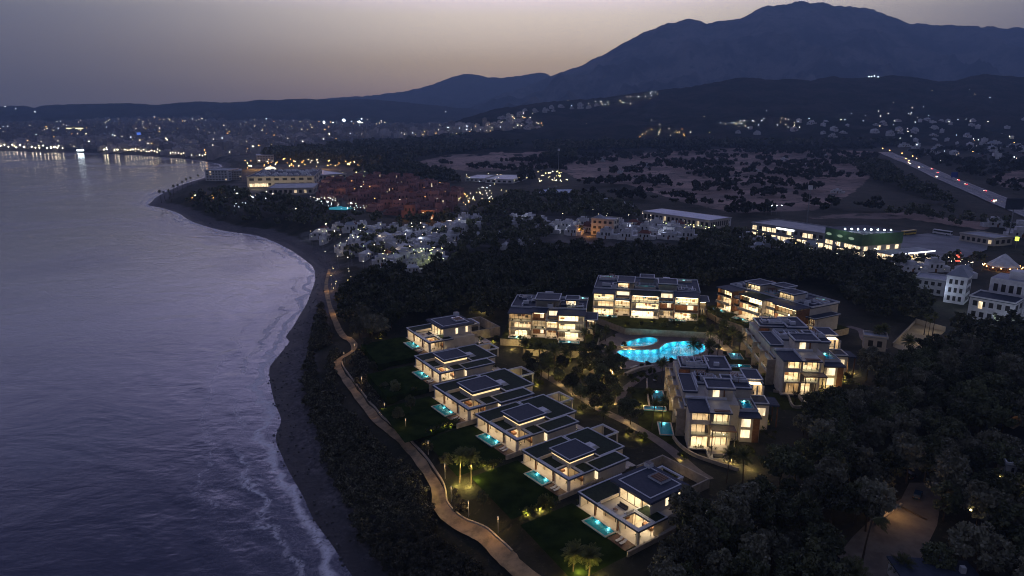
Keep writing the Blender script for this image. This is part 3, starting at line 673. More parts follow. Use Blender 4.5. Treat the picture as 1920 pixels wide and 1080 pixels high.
for i, (o, deg, s, two, lab, plab) in enumerate(VIL):
    rz = R(deg); z = [G0, G0, G0, G0, G0 + 1.7, G0 + 2.0][i]
    (make_villa_two if two else make_villa_single)(lab, (o[0], o[1], z), rz, s)
    px = local(o, rz, 5.6, -3.5, s)
    rect_pool(plab, (px[0], px[1], z + .02), rz, 7.2, 2.9, s, 85, 'villa pools')
    dk = local(o, rz, 13.3, -3.4, s)
    tag(MB('wooddeck').box(0, 5.6, 0, 3.1, -.5, .12, 'wooddeck').build('pool_deck', None, (dk[0], dk[1], z), rz, s), 'brown deck beside ' + plab.replace('turquoise pool', 'the pool'), 'deck', 'pool decks of the villas')
    for q in range(2):
        p = local(o, rz, 15.3 + q * 1.2, -3.0, s)
        lab2 = 'white lounger on the deck by ' + plab.replace('turquoise pool', 'the pool')
        if lg0 is None: lg0 = lounger_proto(lab2, (p[0], p[1], z + .13), rz, 'sun loungers on the villa decks')
        else: copy_thing(lg0, lab2, (p[0], p[1], z + .13), rz)
    if i > 3:
        q = [local((0, 0), 0, x * s, y * s) for x, y in ((-2, -17), (20.4, -19), (20.4, -.36), (-2, -.36))]; tg = MB('lawn').prism(q, -2.6, -.02, 'lawn').build('lawn_terrace', None, (o[0], o[1], z), rz); tag(tg, ['raised lawn with a low bank before the second farthest villa', 'raised lawn with a low bank before the farthest villa'][i - 4], 'terrace')
    if i < 5:
        gw = local(o, rz, 20.4, -4.5, s)
        tag(MB('stone').box(0, .4, 0, 15, -1.2, 1.25).build('garden_wall', None, (gw[0], gw[1], z), rz, s), ['low stone garden wall beside the nearest villa', 'low stone garden wall between the two nearest villas', 'low stone garden wall between the third and second villas from the near end', 'low stone garden wall between the fourth and third villas from the near end', 'low stone garden wall between the second farthest villa and the next'][i], 'garden wall', 'garden walls between the villas')
    if two:
        for q, (x, y, w_, d_, col_) in enumerate([(9.2, 3.6, 2.6, .9, 'darkfab'), (12.4, 2.4, .9, 2.4, 'fabric'), (9.8, 1.6, 1.0, .7, 'darkfab')]):
            p = local(o, rz, x, y, s)
            sf = thing('outdoor_sofa' if q < 2 else 'coffee_table', ['charcoal outdoor sofa on the upper terrace of the ', 'pale outdoor sofa on the upper terrace of the ', 'low dark table between sofas on the terrace of the '][q] + ('nearest villa' if i == 0 else 'farthest villa'), 'sofa' if q < 2 else 'table', (p[0], p[1], z + 3.5 * s), rz, 'terrace furniture', s)
            if q < 2:
                MB(col_).box(0, w_, 0, d_, .1, .42).build('seat', sf)
                (MB(col_).box(0, w_, d_ - .2, d_, .42, .85) if w_ > d_ else MB(col_).box(w_ - .2, w_, 0, d_, .42, .85)).build('backrest', sf)
            else:
                MB('wood').box(0, w_, 0, d_, .3, .36).build('table_top', sf)
                for lx, ly in ((.06, .06), (w_ - .12, .06), (.06, d_ - .12), (w_ - .12, d_ - .12)): MB('darkmetal').box(lx, lx + .06, ly, ly + .06, 0, .3).build('leg', sf)
# ------------------------------------------------------------------ apartment buildings
def roof_clutter(t, x0, x1, y0, y1, z, n, seed):
    """party walls, decks, pergolas, stair heads and planters that divide the roof terraces"""
    rg = random.Random(seed); W_ = MB('rim'); sp = []
    for i in range(n):
        w_, d_ = rg.uniform(3, 8), rg.uniform(2.5, 6); a = rg.uniform(x0, max(x0, x1 - w_)); b = rg.uniform(y0, max(y0, y1 - d_)); k = rg.random(); e = .003 * i
        if k < .42: W_.rim(a, min(a + w_, x1), b, min(b + d_, y1), z + e, z + rg.uniform(.7, 1.1), .3, 'rim'); W_.box(a + .2, min(a + w_, x1) - .2, b + .2, min(b + d_, y1) - .2, z, z + .08 + e, rg.choice(['floor', 'wooddeck', 'roofdark', 'fascia']))
        elif k < .66: W_.box(a, min(a + w_, x1), b, min(b + d_, y1), z, z + rg.uniform(.35, .9), 'fascia', 'roofdark'); W_.rim(a, min(a + w_, x1), b, min(b + d_, y1), z + .9, z + 1.05, .25, 'rim')
        elif k < .80: W_.box(a, a + .22, b, b + d_, z, z + 1.5, 'rim'); W_.box(a + .22, a + w_ * .6, b, b + .22, z, z + 1.5 + e, 'rim')
        elif k < .90: W_.box(a, a + 2.2, b, b + 1.6, z, z + 1.3 + rg.random(), 'rim', 'darkmetal')
        else:
            for q in range(6): W_.box(a + q * .45, a + q * .45 + .14, b, b + 2.6, z + 2.3, z + 2.42, 'wood')
            for dx in (0, 2.4):
                for dy in (0, 2.45): W_.box(a + dx, a + dx + .14, b + dy, b + dy + .14, z, z + 2.3, 'wood')
        sp.append((a + rg.uniform(.3, 1.5), b + rg.uniform(.3, 1.5), z + .5))
    W_.build('roof_terrace', t); plants(t, sp, .45, 30, 'roof_plants')
def room(t, mbw, x0, x1, y0, y1, z0, z1, power='ceil', glass=True, furn=0):
    """an open-fronted lit room: back and side walls, ceiling lamp, glazing"""
    mbw.box(x0, x1, y1, y1 + .2, z0, z1, 'inner'); mbw.box(x0, x0 + .14, y0 + .2, y1, z0, z1, 'inner'); mbw.box(x1 - .14, x1, y0 + .2, y1, z0, z1, 'inner')
    rr = random.random
    a = x0 + .5
    for q in range(2):
        if rr() < .45: w_ = (x1 - x0) * (.12 + .2 * rr()); b_ = x0 + .2 if q == 0 else x1 - .2 - w_; mbw.box(b_, b_ + w_, y0 + .32, y0 + .40, z0, z1 - .05, random.choice(['fabric', 'cream', 'inner']))
    while a < x1 - 1.4:                       # curtains, doors and furniture seen through the glass
        wd = .5 + 1.3 * rr()
        if rr() < .5: mbw.box(a, min(a + wd, x1 - .3), y1 - .3, y1 - .05, z0, z0 + (1.0 + 1.6 * rr()), random.choice(['wood', 'cream', 'darkfab', 'fabric']))
        elif rr() < .5: mbw.box(a, min(a + wd * 1.3, x1 - .3), y1 - 2.2, y1 - 1.2, z0, z0 + .5 + .3 * rr(), random.choice(['fabric', 'darkfab', 'wood']))
        a += wd + .3 + rr()
    ceil_lamp(t, x0 + .4, x1 - .4, y0 + .6, y1 - .6, z1 - .01, random.choice(CEILS) if power == 'ceil' else power)
    if glass: panes(t, x0, x1, y0 + .15, z0, z1 - .02, 1.8)
def deckroof(mb, x0, x1, y0, y1, z, top='roofdark', par=.55, w=.34):
    mb.box(x0, x1, y0, y1, z - .45, z, 'fascia', top)
    if par: mb.rim(x0 + .02, x1 - .02, y0 + .02, y1 - .02, z - .01, z + par, w, 'rim')
def roof_pool(t, x0, x1, y0, y1, z, power=22):
    b = MB('tile'); b.box(x0, x1, y0, y1, z + .02, z + .1, 'tile'); b.rim(x0 - .25, x1 + .25, y0 - .25, y1 + .25, z, z + .95, .25, 'cream')
    p = b.build('roof_pool', t)
    MB('water').face([(x0, y0, z + .8), (x1, y0, z + .8), (x1, y1, z + .8), (x0, y1, z + .8)], 'water').build('water_surface', p)
    lamp(((x0 + x1) / 2, y1 - .2, z + .45), power, (.70, .95, .95), .1, t, 'pool_lamp')
FH = 3.3
DEP = [3.6, 2.5, 1.6]
def apt_long(label, loc, rz, L, D, bays, pents, pools, blocks, wing=None, name='apartment_building', lower=True):
    t = thing(name, label, 'apartment building', loc, rz, 'apartment buildings round the pool')
    W = MB('cream'); I = MB('inner')
    W.box(0, L, 6.4, D, -3.4, 3 * FH - .3, 'cream')
    for f in range(3):
        S = MB('cream'); z = f * FH
        for (x0, x1, off, kinds) in bays:
            (kinds[f] != 'N') and S.box(x0 - .02, x1 + .02, off - DEP[f], 6.4, z - .34, z, 'cream', 'floor')
        S.build('floor_slab', t)
    for bi, (x0, x1, off, kinds) in enumerate(bays):
        for f in range(3):
            z = f * FH; k = kinds[f]
            if k == 'N': MB('win').box(x0 + .8, x1 - .8, 6.3, 6.39, z + .2, z + 2.5, 'win').build('window', t); plants(t, [(random.uniform(x0 + .5, x1 - .5), off - 1.2 + .6 * random.random(), z + .5) for _ in range(5)], .45, 40, 'terrace_plants'); continue
            if k == 'L': room(t, I, x0 + .2, x1 - .2, off + .6, 5.9, z, z + FH - .36)
            elif k == 'S': room(t, I, x0 + .2, x1 - .2, off + 1.6, 5.9, z, z + FH - .36, 'ceil2')
            else:
                W.box(x0 + .2, x1 - .2, off + 1.0, 6.4, z, z + FH - .34, 'wood')
                MB('win').box(x0 + (x1 - x0) * .55, x0 + (x1 - x0) * .8, off + .94, off + 1.0, z + .3, z + 2.5, 'win').build('window', t)
            if f and k not in 'WN':
                b = MB('cream')
                if (bi + f) % 2: b.box(x0 + .3, x1 - .3, off - DEP[f] + .05, off - DEP[f] + .2, z, z + .9, 'cream')
                else:
                    b.box(x0 + .3, x1 - .3, off - DEP[f] + .1, off - DEP[f] + .14, z, z + 1.0, 'balglass'); b.box(x0 + .3, x1 - .3, off - DEP[f] + .07, off - DEP[f] + .17, z + 1.0, z + 1.06, 'darkmetal')
                b.build('balustrade', t)
            if f and k == 'W': MB('darkmetal').box(x0 + .3, x1 - .3, off - DEP[f] + .05, off - DEP[f] + .15, z, z + .9, 'wood').build('balustrade', t)
            if f < 2: ceil_lamp(t, x0 + .8, x1 - .8, off - 1.2, off - .2, z + FH - .35, 'ceil2', 'soffit_lamp')
        top_ = 2 if kinds[2] == 'N' else 3
        for f in range(1, top_ + 1): ceil_lamp(t, x0 + .8, x1 - .8, off - 1.0, off - .2, f * FH - .36 - (.12 if f == top_ else 0), 'ceil2', 'soffit_lamp')
        plants(t, [(random.uniform(x0 + .6, x1 - .6), off - DEP[f] + .45, f * FH + .45) for f in (0, 1, 2) for _ in range(3 if f else 5) if random.random() < .6] + [(x0 + 1, off - 3.4, .3)], .42, 34, 'balcony_plants')
        for x in (x0 - .05, x1 - .25):
            W.box(x, x + .3, off - 1.2, 6.4, -.3, top_ * FH - .34, random.choice(['wood', 'cream', 'stone']))
        Rf = MB('fascia'); deckroof(Rf, x0 - (.5 if top_ == 3 else -.05), x1 + (.5 if top_ == 3 else -.05), off - [1.9, 2.4, 1.5][bi % 3], 6.6 if top_ == 3 else 6.3, top_ * FH + .12 + .02 * bi + [0, .28, -.0][bi % 3], par=0 if top_ == 3 else .5, top=['roofdark', 'roofdark', 'greenroof'][bi % 3] if top_ == 3 else 'wooddeck'); Rf.build('roof', t)
    Rm = MB('fascia'); Rm.box(-.4, L + .4, 6.6, D + .4, 3 * FH - .34, 3 * FH + .1, 'fascia', 'roofdark'); Rm.rim(-.4, L + .4, 6.65, D + .38, 3 * FH + .09, 3 * FH + .75, .2, 'rim'); Rm.build('roof', t)
    for (x0, x1, y0, y1, lit) in pents:
        z = 3 * FH + .1
        W.box(x0 + .4, x1 - .4, y0 + 3.2, y1 - .4, z, z + 3, 'cream')
        if lit: room(t, I, x0 + .45, x1 - .45, y0 + .7, y0 + 3.1, z, z + 2.95)
        else: W.box(x0 + .4, x1 - .4, y0 + 1.2, y0 + 3.2, z, z + 3, 'cream'); MB('glass').box(x0 + .8, x1 - .8, y0 + 1.13, y0 + 1.2, z + .2, z + 2.6, 'glass').build('window', t)
        q = MB('fascia'); deckroof(q, x0, x1, y0, y1, z + 3.4, par=.3); q.build('penthouse_roof', t)
    roof_clutter(t, .2, L - .2, 7.2, D - .4, 3 * FH + .1, int(L * .5), int(L * 7))
    for x, y in ((-.8, 5), (L + .8, 5), (-.8, D * .7), (L + .8, D * .7)): lamp((x, y - 4, 1.2), 70, (1, .7, .36), .15, t, 'wall_lamp')
    for p in pools: roof_pool(t, *p, 3 * FH + .12)
    for (x0, x1, y0, y1, h) in blocks: W.box(x0, x1, y0, y1, 3 * FH, 3 * FH + h, 'rim')
    if wing:
        x0, x1, y0, y1, h = wing
        W.box(x0, x1, y0 + 2.4, y1, -2.5, h - .4, 'cream'); W.box(x0 + .2, x0 + .5, y0, y0 + .3, -1, h - .4, 'wood'); W.box(x1 - .5, x1 - .2, y0, y0 + .3, -1, h - .4, 'wood')
        room(t, I, x0 + .2, x1 - .2, y0 + .6, y0 + 2.3, .0, 2.9); room(t, I, x0 + .2, x1 - .2, y0 + .6, y0 + 2.3, FH, FH + 2.6)
        q = MB('fascia'); deckroof(q, x0 - .6, x1 + .9, y0 - .9, y1 + .3, h, par=.12); q.box(x0, x1, y0 - .6, y0 + 2.4, FH - .34, FH, 'cream'); q.build('wing_roof', t)
    W.build('wall', t); I.build('interior_wall', t)
    return t
def apt_terraced(label, loc, rz, s=1):
    t = thing('apartment_building', label, 'apartment building', loc, rz, 'apartment buildings round the pool', s)
    W = MB('cream'); I = MB('inner'); B = -3.2
    W.box(0, 14.2, 6.2, 16, B, 10.0); W.box(-.4, 15, 16.0, 41.5, B, 9.9); W.box(.0, 4.2, 16, 27.8, 9.9, 10.1, 'rim')
    for f in range(3):
        z = f * 3.5
        S = MB('cream'); S.box(-.5, 10.6, -.4 if f else -1.8, 6.2, z - .36, z, 'cream', 'floor'); S.build('floor_slab', t)
        room(t, I, .2, 4.9, 1.0 if f else -.4, 5.8, z, z + 3.1); room(t, I, 5.6, 10.2, 1.0, 5.8, z, z + 3.1)
        W.box(4.95, 5.5, -.2, 6.2, z - .3, z + 3.15, 'stone')
        if f:
            b = MB('cream'); b.box(.2, 4.8, -.36, -.2, z, z + .95, 'cream') if f == 2 else b.box(.2, 4.8, -.34, -.28, z, z + 1.0, 'balglass')
            b.build('balustrade', t); b = MB('cream'); b.box(5.6, 10.4, -.34, -.28, z, z + 1.0, 'balglass'); b.build('balustrade', t)
    W.box(-.45, .1, -.6, 6.2, B, 10.1, 'cream'); W.box(10.3, 10.75, -.4, 6.2, B, 10.1, 'cream')
    p = MB('wood'); p.box(5.0, 11.6, -4.2, -.5, 6.55, 6.85, 'wood', 'wooddeck')
    for x in (5.2, 11.2): p.box(x, x + .22, -4.1, -3.85, -1.5, 6.55, 'darkmetal')
    p.build('pergola', t)
    lt = MB('stone'); lt.box(4.3, 10.4, -7.2, -1.9, B, -.75, 'stone', 'floor'); lt.rim(4.3, 10.4, -7.2, -1.9, -.76, .05, .2, 'cream'); lt.box(5.8, 8.4, -5.6, -4.4, -.75, .05, 'darkfab'); lt.build('terrace', t)
    lamp((7.5, -3.4, 1.2), 40, r=.3, parent=t); lamp((2.4, -1.2, 1.6), 14, r=.2, parent=t)
    r = MB('fascia'); deckroof(r, -.7, 4.9, -.9, 9.0, 10.62, par=0); deckroof(r, 4.9, 11.0, -.9, 9.0, 10.58, top='floor', par=0); r.rim(-.6, 10.9, 8.2, 9.0, 10.6, 11.15, .22, 'rim')
    r.box(4.9, 5.1, .6, 8.2, 10.58, 11.3, 'rim'); r.box(6.2, 10.4, -.5, .8, 10.75, 10.9, 'wood'); r.build('roof', t)
    # penthouse at the front
    W.box(5.9, 12.8, 9.6, 16, 10.0, 13.3, 'cream'); MB('win').box(7.2, 9.0, 9.5, 9.6, 10.7, 13.1, 'win').build('window', t); W.box(10.2, 10.5, 9.2, 9.6, 10.0, 13.3, 'wood')
    r = MB('fascia'); deckroof(r, 5.3, 13.4, 8.8, 16.6, 13.75, par=.35); deckroof(r, 10.6, 14.0, 16.6, 20.4, 13.6, par=.35); r.build('penthouse_roof', t)
    W.box(11, 13.6, 16.6, 20, 10, 13.2)
    # left strip: a step down with a lit room front behind it
    r = MB('fascia'); deckroof(r, -.6, 5.8, 9.05, 14.2, 7.9, top='floor', par=.3); r.build('roof', t)
    MB('win').box(.1, 3.3, 14.28, 14.34, 8.3, 9.95, 'win').build('window', t); W.box(-.4, 3.6, 14.36, 16, 7.4, 10.05)
    r = MB('fascia'); deckroof(r, -.7, 3.6, 13.7, 27.9, 10.62, par=0); r.rim(-.65, 3.55, 13.75, 27.85, 10.6, 10.85, .18, 'rim'); r.box(3.7, 3.95, 15, 27.9, 9.9, 11.4, 'rim'); r.build('roof', t)
    W.box(.2, 3.6, 30.2, 31.4, 9.9, 11.0, 'wood'); lamp((1.8, 29.0, 11.0), 10, (1, .6, .3), .2, t)
    r = MB('fascia'); deckroof(r, .6, 9.0, 31.4, 41.6, 11.4, par=.3); deckroof(r, 9.1, 16.2, 29, 41.2, 12.0, par=.4); deckroof(r, 4.2, 10.5, 20.6, 28.6, 10.4, par=.5); r.build('roof', t)
    W.box(1, 8.6, 31.8, 41.2, 9.9, 11.0); W.box(9.5, 15.8, 29.5, 40.8, 9.9, 11.6)
    W.box(2.2, 3.4, 34, 35.2, 11.4, 12.9, 'rim'); W.box(11.2, 12.8, 32, 33, 12, 13.2, 'rim'); W.box(6.2, 8.2, 23, 24.2, 10.4, 11.6, 'rim')
    # right wing
    W.box(14.3, 20.1, 5.8, 25, B, 6.5); W.box(15, 24.4, 25, 34, B, 9.9)
    r = MB('fascia'); deckroof(r, 14.1, 20.4, 5.0, 8.9, 7.0, par=0); deckroof(r, 13.6, 20.0, 17.6, 27.2, 10.7, par=.25); deckroof(r, 19.6, 25.0, 25.0, 34, 10.75, par=.2); r.box(14.2, 20.2, 8.9, 17.6, 6.5, 6.9, 'fascia', 'floor'); r.rim(14.2, 20.2, 9.0, 17.5, 6.88, 7.6, .2, 'rim'); r.build('roof', t)
    roof_pool(t, 15.9, 18.9, 9.4, 15.4, 6.95, 26)
    W.box(13.7, 19.8, 18.2, 25, 6.5, 10.2)
    for z in (.4, 3.7): MB('win').box(15.0, 17.5, 5.72, 5.8, z, z + 2.4, 'win').build('window', t)
    W.box(18.2, 20.0, 5.68, 5.8, B, 6.5, 'wood')
    room(t, I, 20.2, 24.2, 22.0, 24.9, 7.0, 10.2, 'ceil2', False)
    for x in (20.2, 22.2, 24.0): W.box(x, x + .4, 20.8, 21.2, 6.9, 10.3, 'cream')
    W.box(20.1, 24.6, 14.6, 25, B, 6.9); r = MB('fascia'); deckroof(r, 19.9, 24.6, 14.4, 20.6, 7.3, par=.25); deckroof(r, 24.4, 28, 16, 22, 6.4, par=0); r.box(24.4, 24.7, 16, 22, B, 6, 'wood'); r.box(27.4, 27.7, 16.2, 16.5, B, 6, 'wood'); r.box(27.4, 27.7, 21.4, 21.7, B, 6, 'wood'); r.build('wing_roof', t)
    MB('win').box(21.0, 23.6, 14.5, 14.58, 3.6, 5.9, 'win').build('window', t)
    # left side: planted terraces with low walls, warm lamps under the slabs
    T = MB('cream')
    for z in (3.3, 6.7):
        for y in (8, 17, 26, 34): T.box(-2.6 + (z > 5) * .9, -.4, y, y + 7.2, z - .3, z, 'cream', 'floor'); T.box(-2.6 + (z > 5) * .9, -2.45 + (z > 5) * .9, y, y + 7.2, z, z + .9, 'cream')
    for y in (7.6, 16.4, 25.4, 33.4, 41): T.box(-2.9, -.42, y, y + .35, B, 7.6, 'stone')
    T.build('side_terrace', t)
    for y in (10.5, 19.5, 28.5, 36.5): ceil_lamp(t, -1.6, -.8, y, y + 3, 6.35, 'ceil2', 'soffit_lamp'); lamp((-1.7, y + 1.5, 1.8), 75, r=.2, parent=t)
    plants(t, [(random.uniform(-2.3, -1.2), random.uniform(8, 40), z + .5) for z in (3.3, 3.3, 3.3, 0, 0) for _ in range(7)] + [(random.uniform(.5, 10), -.6 - random.random(), .3) for _ in range(6)] + [(random.uniform(12, 14), random.uniform(0, 5), .3) for _ in range(5)] + [(random.uniform(20.6, 26), random.uniform(5, 14), .3) for _ in range(8)], .5, 40, 'balcony_plants')
    roof_clutter(t, 3.8, 13, 20.6, 30, 10.4, 5, int(t.location.x)); roof_clutter(t, 1, 15.6, 31.8, 41, 11.42, 7, 3 + int(t.location.x)); roof_clutter(t, 14.4, 19.6, 18, 26.8, 10.72, 3, 9)
    for x, y, z in ((16, 3.6, 1.0), (22, 13, 1.2), (26, 21, 1.2), (12.6, -1.2, .6)): lamp((x, y, z), 34, (1, .70, .36), .15, t, 'garden_light')
    for y in (9.5, 13, 18.2, 21.5, 27, 30, 35, 38):
        for z in (.3, 3.7):
            if (int(y) + int(z)) % 3: MB('win').box(-.47, -.41, y, y + 1.9, z, z + 2.3, random.choice(['win', 'win', 'winsoft'])).build('window', t)
            else: MB('wood').box(-.47, -.41, y, y + 1.9, z - .3, z + 2.8, 'wood').build('wall_panel', t)
    for y in (8.5, 11.5): MB('win').box(20.12, 20.2, y, y + 1.4, 3.8, 6.0, 'win').build('window', t)
    W.build('wall', t); I.build('interior_wall', t)
    return t
ZP = 12.0
def podium(label, loc, rz, poly, h=3.0):
    t = thing('garden_terrace', label, 'terrace', loc, rz, 'raised gardens of the apartment buildings')
    MB('stone').prism(poly, -h - .6, -.12, 'stone', 'lawn_lit_tone').build('retaining_wall', t)
    return t
A_ = ((-1.1, 268.2, ZP), R(-8.6)); B_ = ((37.1, 300.3, ZP), R(-11.5)); C_ = ((97.5, 310.2, ZP), R(-62.1))
apt_long('three-storey apartment building nearest the villas, left of the children\'s pool', *A_, 30.6, 25, [(0, 9.2, 0, 'LLL'), (9.2, 15, 2.2, 'WSW'), (15, 20, 1.4, 'LLN'), (20, 30.6, 0, 'LLL')],
         [(9.4, 20, 7.6, 18.5, False), (22, 28, 9, 16, True)], [(26.5, 31, 21.3, 24)], [(4, 6.5, 12, 12.8, 1.6), (4, 4.4, 8, 14, 1.2), (23.5, 25.5, 12, 14, 2.6), (12.5, 16, 22, 23, 3.2), (27, 30, 9, 9.4, 1.4), (26, 26.4, 9, 15, 1.2)], (31, 35, 4, 14, 7))
apt_long('widest apartment building, behind the lit pools with brown timber panels', *B_, 47, 31, [(0, 9.4, 0, 'LLL'), (9.4, 16.6, 2.0, 'SLN'), (17, 29.4, -.4, 'LLL'), (29.4, 36, 2.0, 'LWN'), (36, 46.4, 0, 'LWL')],
         [(10, 18.2, 6.6, 19, True), (28.6, 37.4, 7, 18, False), (20, 27, 17, 25, False)], [(1.6, 9, 26.2, 29), (18.4, 27.4, 10.4, 13), (37.6, 44.4, 26.6, 29.2)], [(3, 7, 12, 12.8, 1.5), (20, 24, 20, 20.6, 2.2), (25, 28.5, 22, 23, 2.4), (31, 34, 20, 22, 3.4), (39, 39.4, 8.5, 15, 1.2), (44, 44.4, 8.5, 15, 1.2)], (47, 50.6, 5, 14, 7))
apt_long('apartment building behind the right-hand trees, its long lit front turned to the pool', *C_, 45, 24, [(0, 9, 0, 'LLL'), (9, 14, 2.2, 'SLN'), (14, 27, -.4, 'LLL'), (27, 33.4, 1.8, 'LLL'), (33.4, 44.8, 0, 'LLL')],
         [(8, 17.4, 6.6, 17, True), (27.4, 36, 6.6, 15, True), (18, 26, 13, 21, False)], [(18.5, 25, 8, 10.4), (37.4, 42.6, 17.6, 20.6), (1, 6, 19, 22)], [(3.2, 6.4, 7.2, 7.7, 1.5), (3.2, 3.6, 7.2, 13, 1.2), (20, 22.4, 16, 17, 2.2), (36, 36.4, 7, 13, 1.1), (30, 33, 18, 19.4, 2.6)], (45, 48.6, 5, 20, 6.6))
apt_terraced('nearest apartment building, stepped terraces with a pool on its right wing', (49.8, 175.0, 10.0), R(-6.6))
apt_terraced('stepped apartment building standing right behind the nearest one, beside the dark wood', (90.4, 213.2, 10.0), R(-4.8), 1.08)
podium('raised garden on a stone retaining wall in front of the building nearest the villas', *A_, [(8, -16), (35.6, -15.5), (37.2, 14), (33, 26), (-3, 26), (-3, -5), (8, -5.5)])
podium('raised garden with a bent stone wall in front of the widest building', *B_, [(-3, -4), (2, -6), (15.4, -20), (49, -19), (52, 34), (-3, 34)])
podium('raised garden in front of the long building at the right', *C_, [(-4, -8), (12, -12), (36, -12), (50, -5), (50, 26), (-4, 26)])
def on(fr, x, y, dz=0): p = local(fr[0], fr[1], x, y); return (p[0], p[1], fr[0][2] + dz)
for fr, x, y, w_, d_, lab in [(A_, 1, -4.4, 5, 2.2, 'blue plunge pool at the left corner of the building nearest the villas'), (A_, 21, -7.4, 8, 2.2, 'long plunge pool on the raised garden right of the nearest-villas building'),
                             (B_, 3, -5.2, 8, 2.2, 'plunge pool at the left end of the widest building'), (B_, 34, -6, 7, 2.2, 'plunge pool under small palms at the right of the widest building'),
                             (C_, 1, -5.6, 7, 2.6, 'plunge pool at the far end of the long right-hand building'), (C_, 16, -7.5, 8, 2.6, 'pale plunge pool midway along the long right-hand building')]:
    rect_pool(lab, on(fr, x, y, -.1), fr[1], w_, d_, 1, 34, 'plunge pools of the apartments', lights=1)
E_ = ((49.8, 175.0, 9.0), R(-6.6)); D_ = ((90.4, 213.2, 9.0), R(-4.8))
for fr, x, y, w_, d_, lab in [(E_, -7.2, 31.5, 3.6, 8.6, 'upright plunge pool on the lawn left of the nearest apartment building'), (E_, -10.6, 24.4, 6.6, 2.6, 'narrow plunge pool between two lawns left of the nearest apartments'), (E_, -7.2, 7.4, 3.6, 8, 'plunge pool at the front left corner of the nearest apartments'),
                             (E_, 13, 45, 6.5, 4.6, 'pale plunge pool just behind the nearest apartment building'), (D_, -9, 33, 4.4, 6.4, 'plunge pool left of the second stepped building, farther one'), (D_, -11.5, 24, 7.6, 2.6, 'narrow plunge pool left of the second stepped building'), (D_, -8.2, 8.6, 4.4, 7.6, 'plunge pool between the two stepped buildings')]:
    rect_pool(lab, on(fr, x, y, .02), fr[1], w_, d_, 1, 40, 'plunge pools of the apartments', lights=1)
# ------------------------------------------------------------------ the two large pools and their terrace
def chaikin(p, k=2):
    p = [tuple(q) for q in p]
    for _ in range(k):
        o = []
        for a, b in zip(p, p[1:] + p[:1]): o += [(a[0] * .75 + b[0] * .25, a[1] * .75 + b[1] * .25), (a[0] * .25 + b[0] * .75, a[1] * .25 + b[1] * .75)]
        p = o
    return p
def grow(p, d):
    c = np.mean(p, 0); out = []; n = len(p); p = np.asarray(p)
    for i in range(n):
        t = p[(i + 1) % n] - p[i - 1]; t /= np.linalg.norm(t) + 1e-9; out.append(tuple(p[i] + d * np.array([t[1], -t[0]])))
    return out
def area(p): return sum(a[0] * b[1] - b[0] * a[1] for a, b in zip(p, p[1:] + p[:1]))
def big_pool(label, poly, lamps, power):
    if area(poly) < 0: poly = poly[::-1]
    t = thing('swimming_pool', label, 'swimming pool', (0, 0, 9.05), 0, 'large lit pools')
    n = len(poly); g2 = grow(poly, .5); b = MB('tile'); b.face([(*q, -2.3) for q in poly], 'tile')
    for i in range(n):
        j = (i + 1) % n; b.face([(*poly[i], -2.3), (*poly[i], .1), (*poly[j], .1), (*poly[j], -2.3)], 'tile')
    b.build('basin', t); c = MB('coping')
    for i in range(n):
        j = (i + 1) % n
        c.face([(*poly[i], .12), (*g2[i], .12), (*g2[j], .12), (*poly[j], .12)][::-1]); c.face([(*g2[i], .12), (*g2[i], -.05), (*g2[j], -.05), (*g2[j], .12)][::-1]); c.face([(*poly[i], -.05), (*poly[i], .12), (*poly[j], .12), (*poly[j], -.05)])
    c.build('coping', t)
    MB('water').face([(*q, -.04) for q in poly]).build('water_surface', t)
    for x, y in lamps: lamp((x, y, -.7), power, (.80, .96, 1), .5, t, 'pool_lamp')
    return poly
p1 = chaikin(POOL1, 2)
big_pool('smaller kite-shaped children\'s pool glowing turquoise', p1, [(46, 263), (49.5, 268), (53, 271.5), (58, 272.6), (59.3, 268), (56, 264.8), (51, 263)], 130)
p2 = chaikin(POOL2, 2)
big_pool('large free-form main pool glowing bright turquoise', p2, [(43.5, 257), (46.8, 257.1), (50.2, 257.2), (53.6, 257.3), (57, 257.5), (61, 261), (63.6, 265), (67, 267), (71, 267.8), (75.5, 267), (77.5, 263), (76, 258), (72, 252.8), (67, 250), (62, 247.7), (57, 244.8), (51, 244), (46, 246.6), (50, 251), (57, 250), (64, 256), (70, 260)], 165)
def flat(name, poly, z, m):
    if area(list(poly)) < 0: poly = list(poly)[::-1]
    return struct(name, MB(m).face([(x, y, z) for x, y in poly]).mesh(name))
from mathutils.geometry import tessellate_polygon
from mathutils import Vector
ring = [[(37, 238), (50, 235), (66, 239), (79, 245), (88, 257), (87, 282), (70, 285), (47, 282), (35, 266)], [tuple(q) for q in grow(p1 if area(p1) > 0 else p1[::-1], .25)], [tuple(q) for q in grow(p2 if area(p2) > 0 else p2[::-1], .25)]]
tri = tessellate_polygon([[Vector((x, y, 0)) for x, y in lp] for lp in ring]); fl = [q for lp in ring for q in lp]
mb = MB('paving')
for a, b_, c in tri:
    q = [fl[a], fl[b_], fl[c]]; q = q if area(q) > 0 else q[::-1]; mb.face([(x, y, 9.05) for x, y in q])
struct('pool_terrace', mb.mesh('pool_terrace'))
for i, (o, deg, s, two, lab, plab) in enumerate(VIL[:4]):
    q = [local(o, R(deg), x, y, s) for x, y in ((-2, -16), (20.3, -19), (20.3, -.4), (-2, -.4))]
    flat('lawn', q, 9.02 + .004 * i, 'lawn')
flat('lawn', [on(E_, x, y)[:2] for x, y in ((-14, 26), (-3, 26), (-3, 43), (-14, 43))], 9.024, 'lawn_lit_tone')
flat('lawn', [on(E_, x, y)[:2] for x, y in ((-13, 2), (-3, 2), (-3, 25.6), (-13, 24))], 9.028, 'lawn_lit_tone')
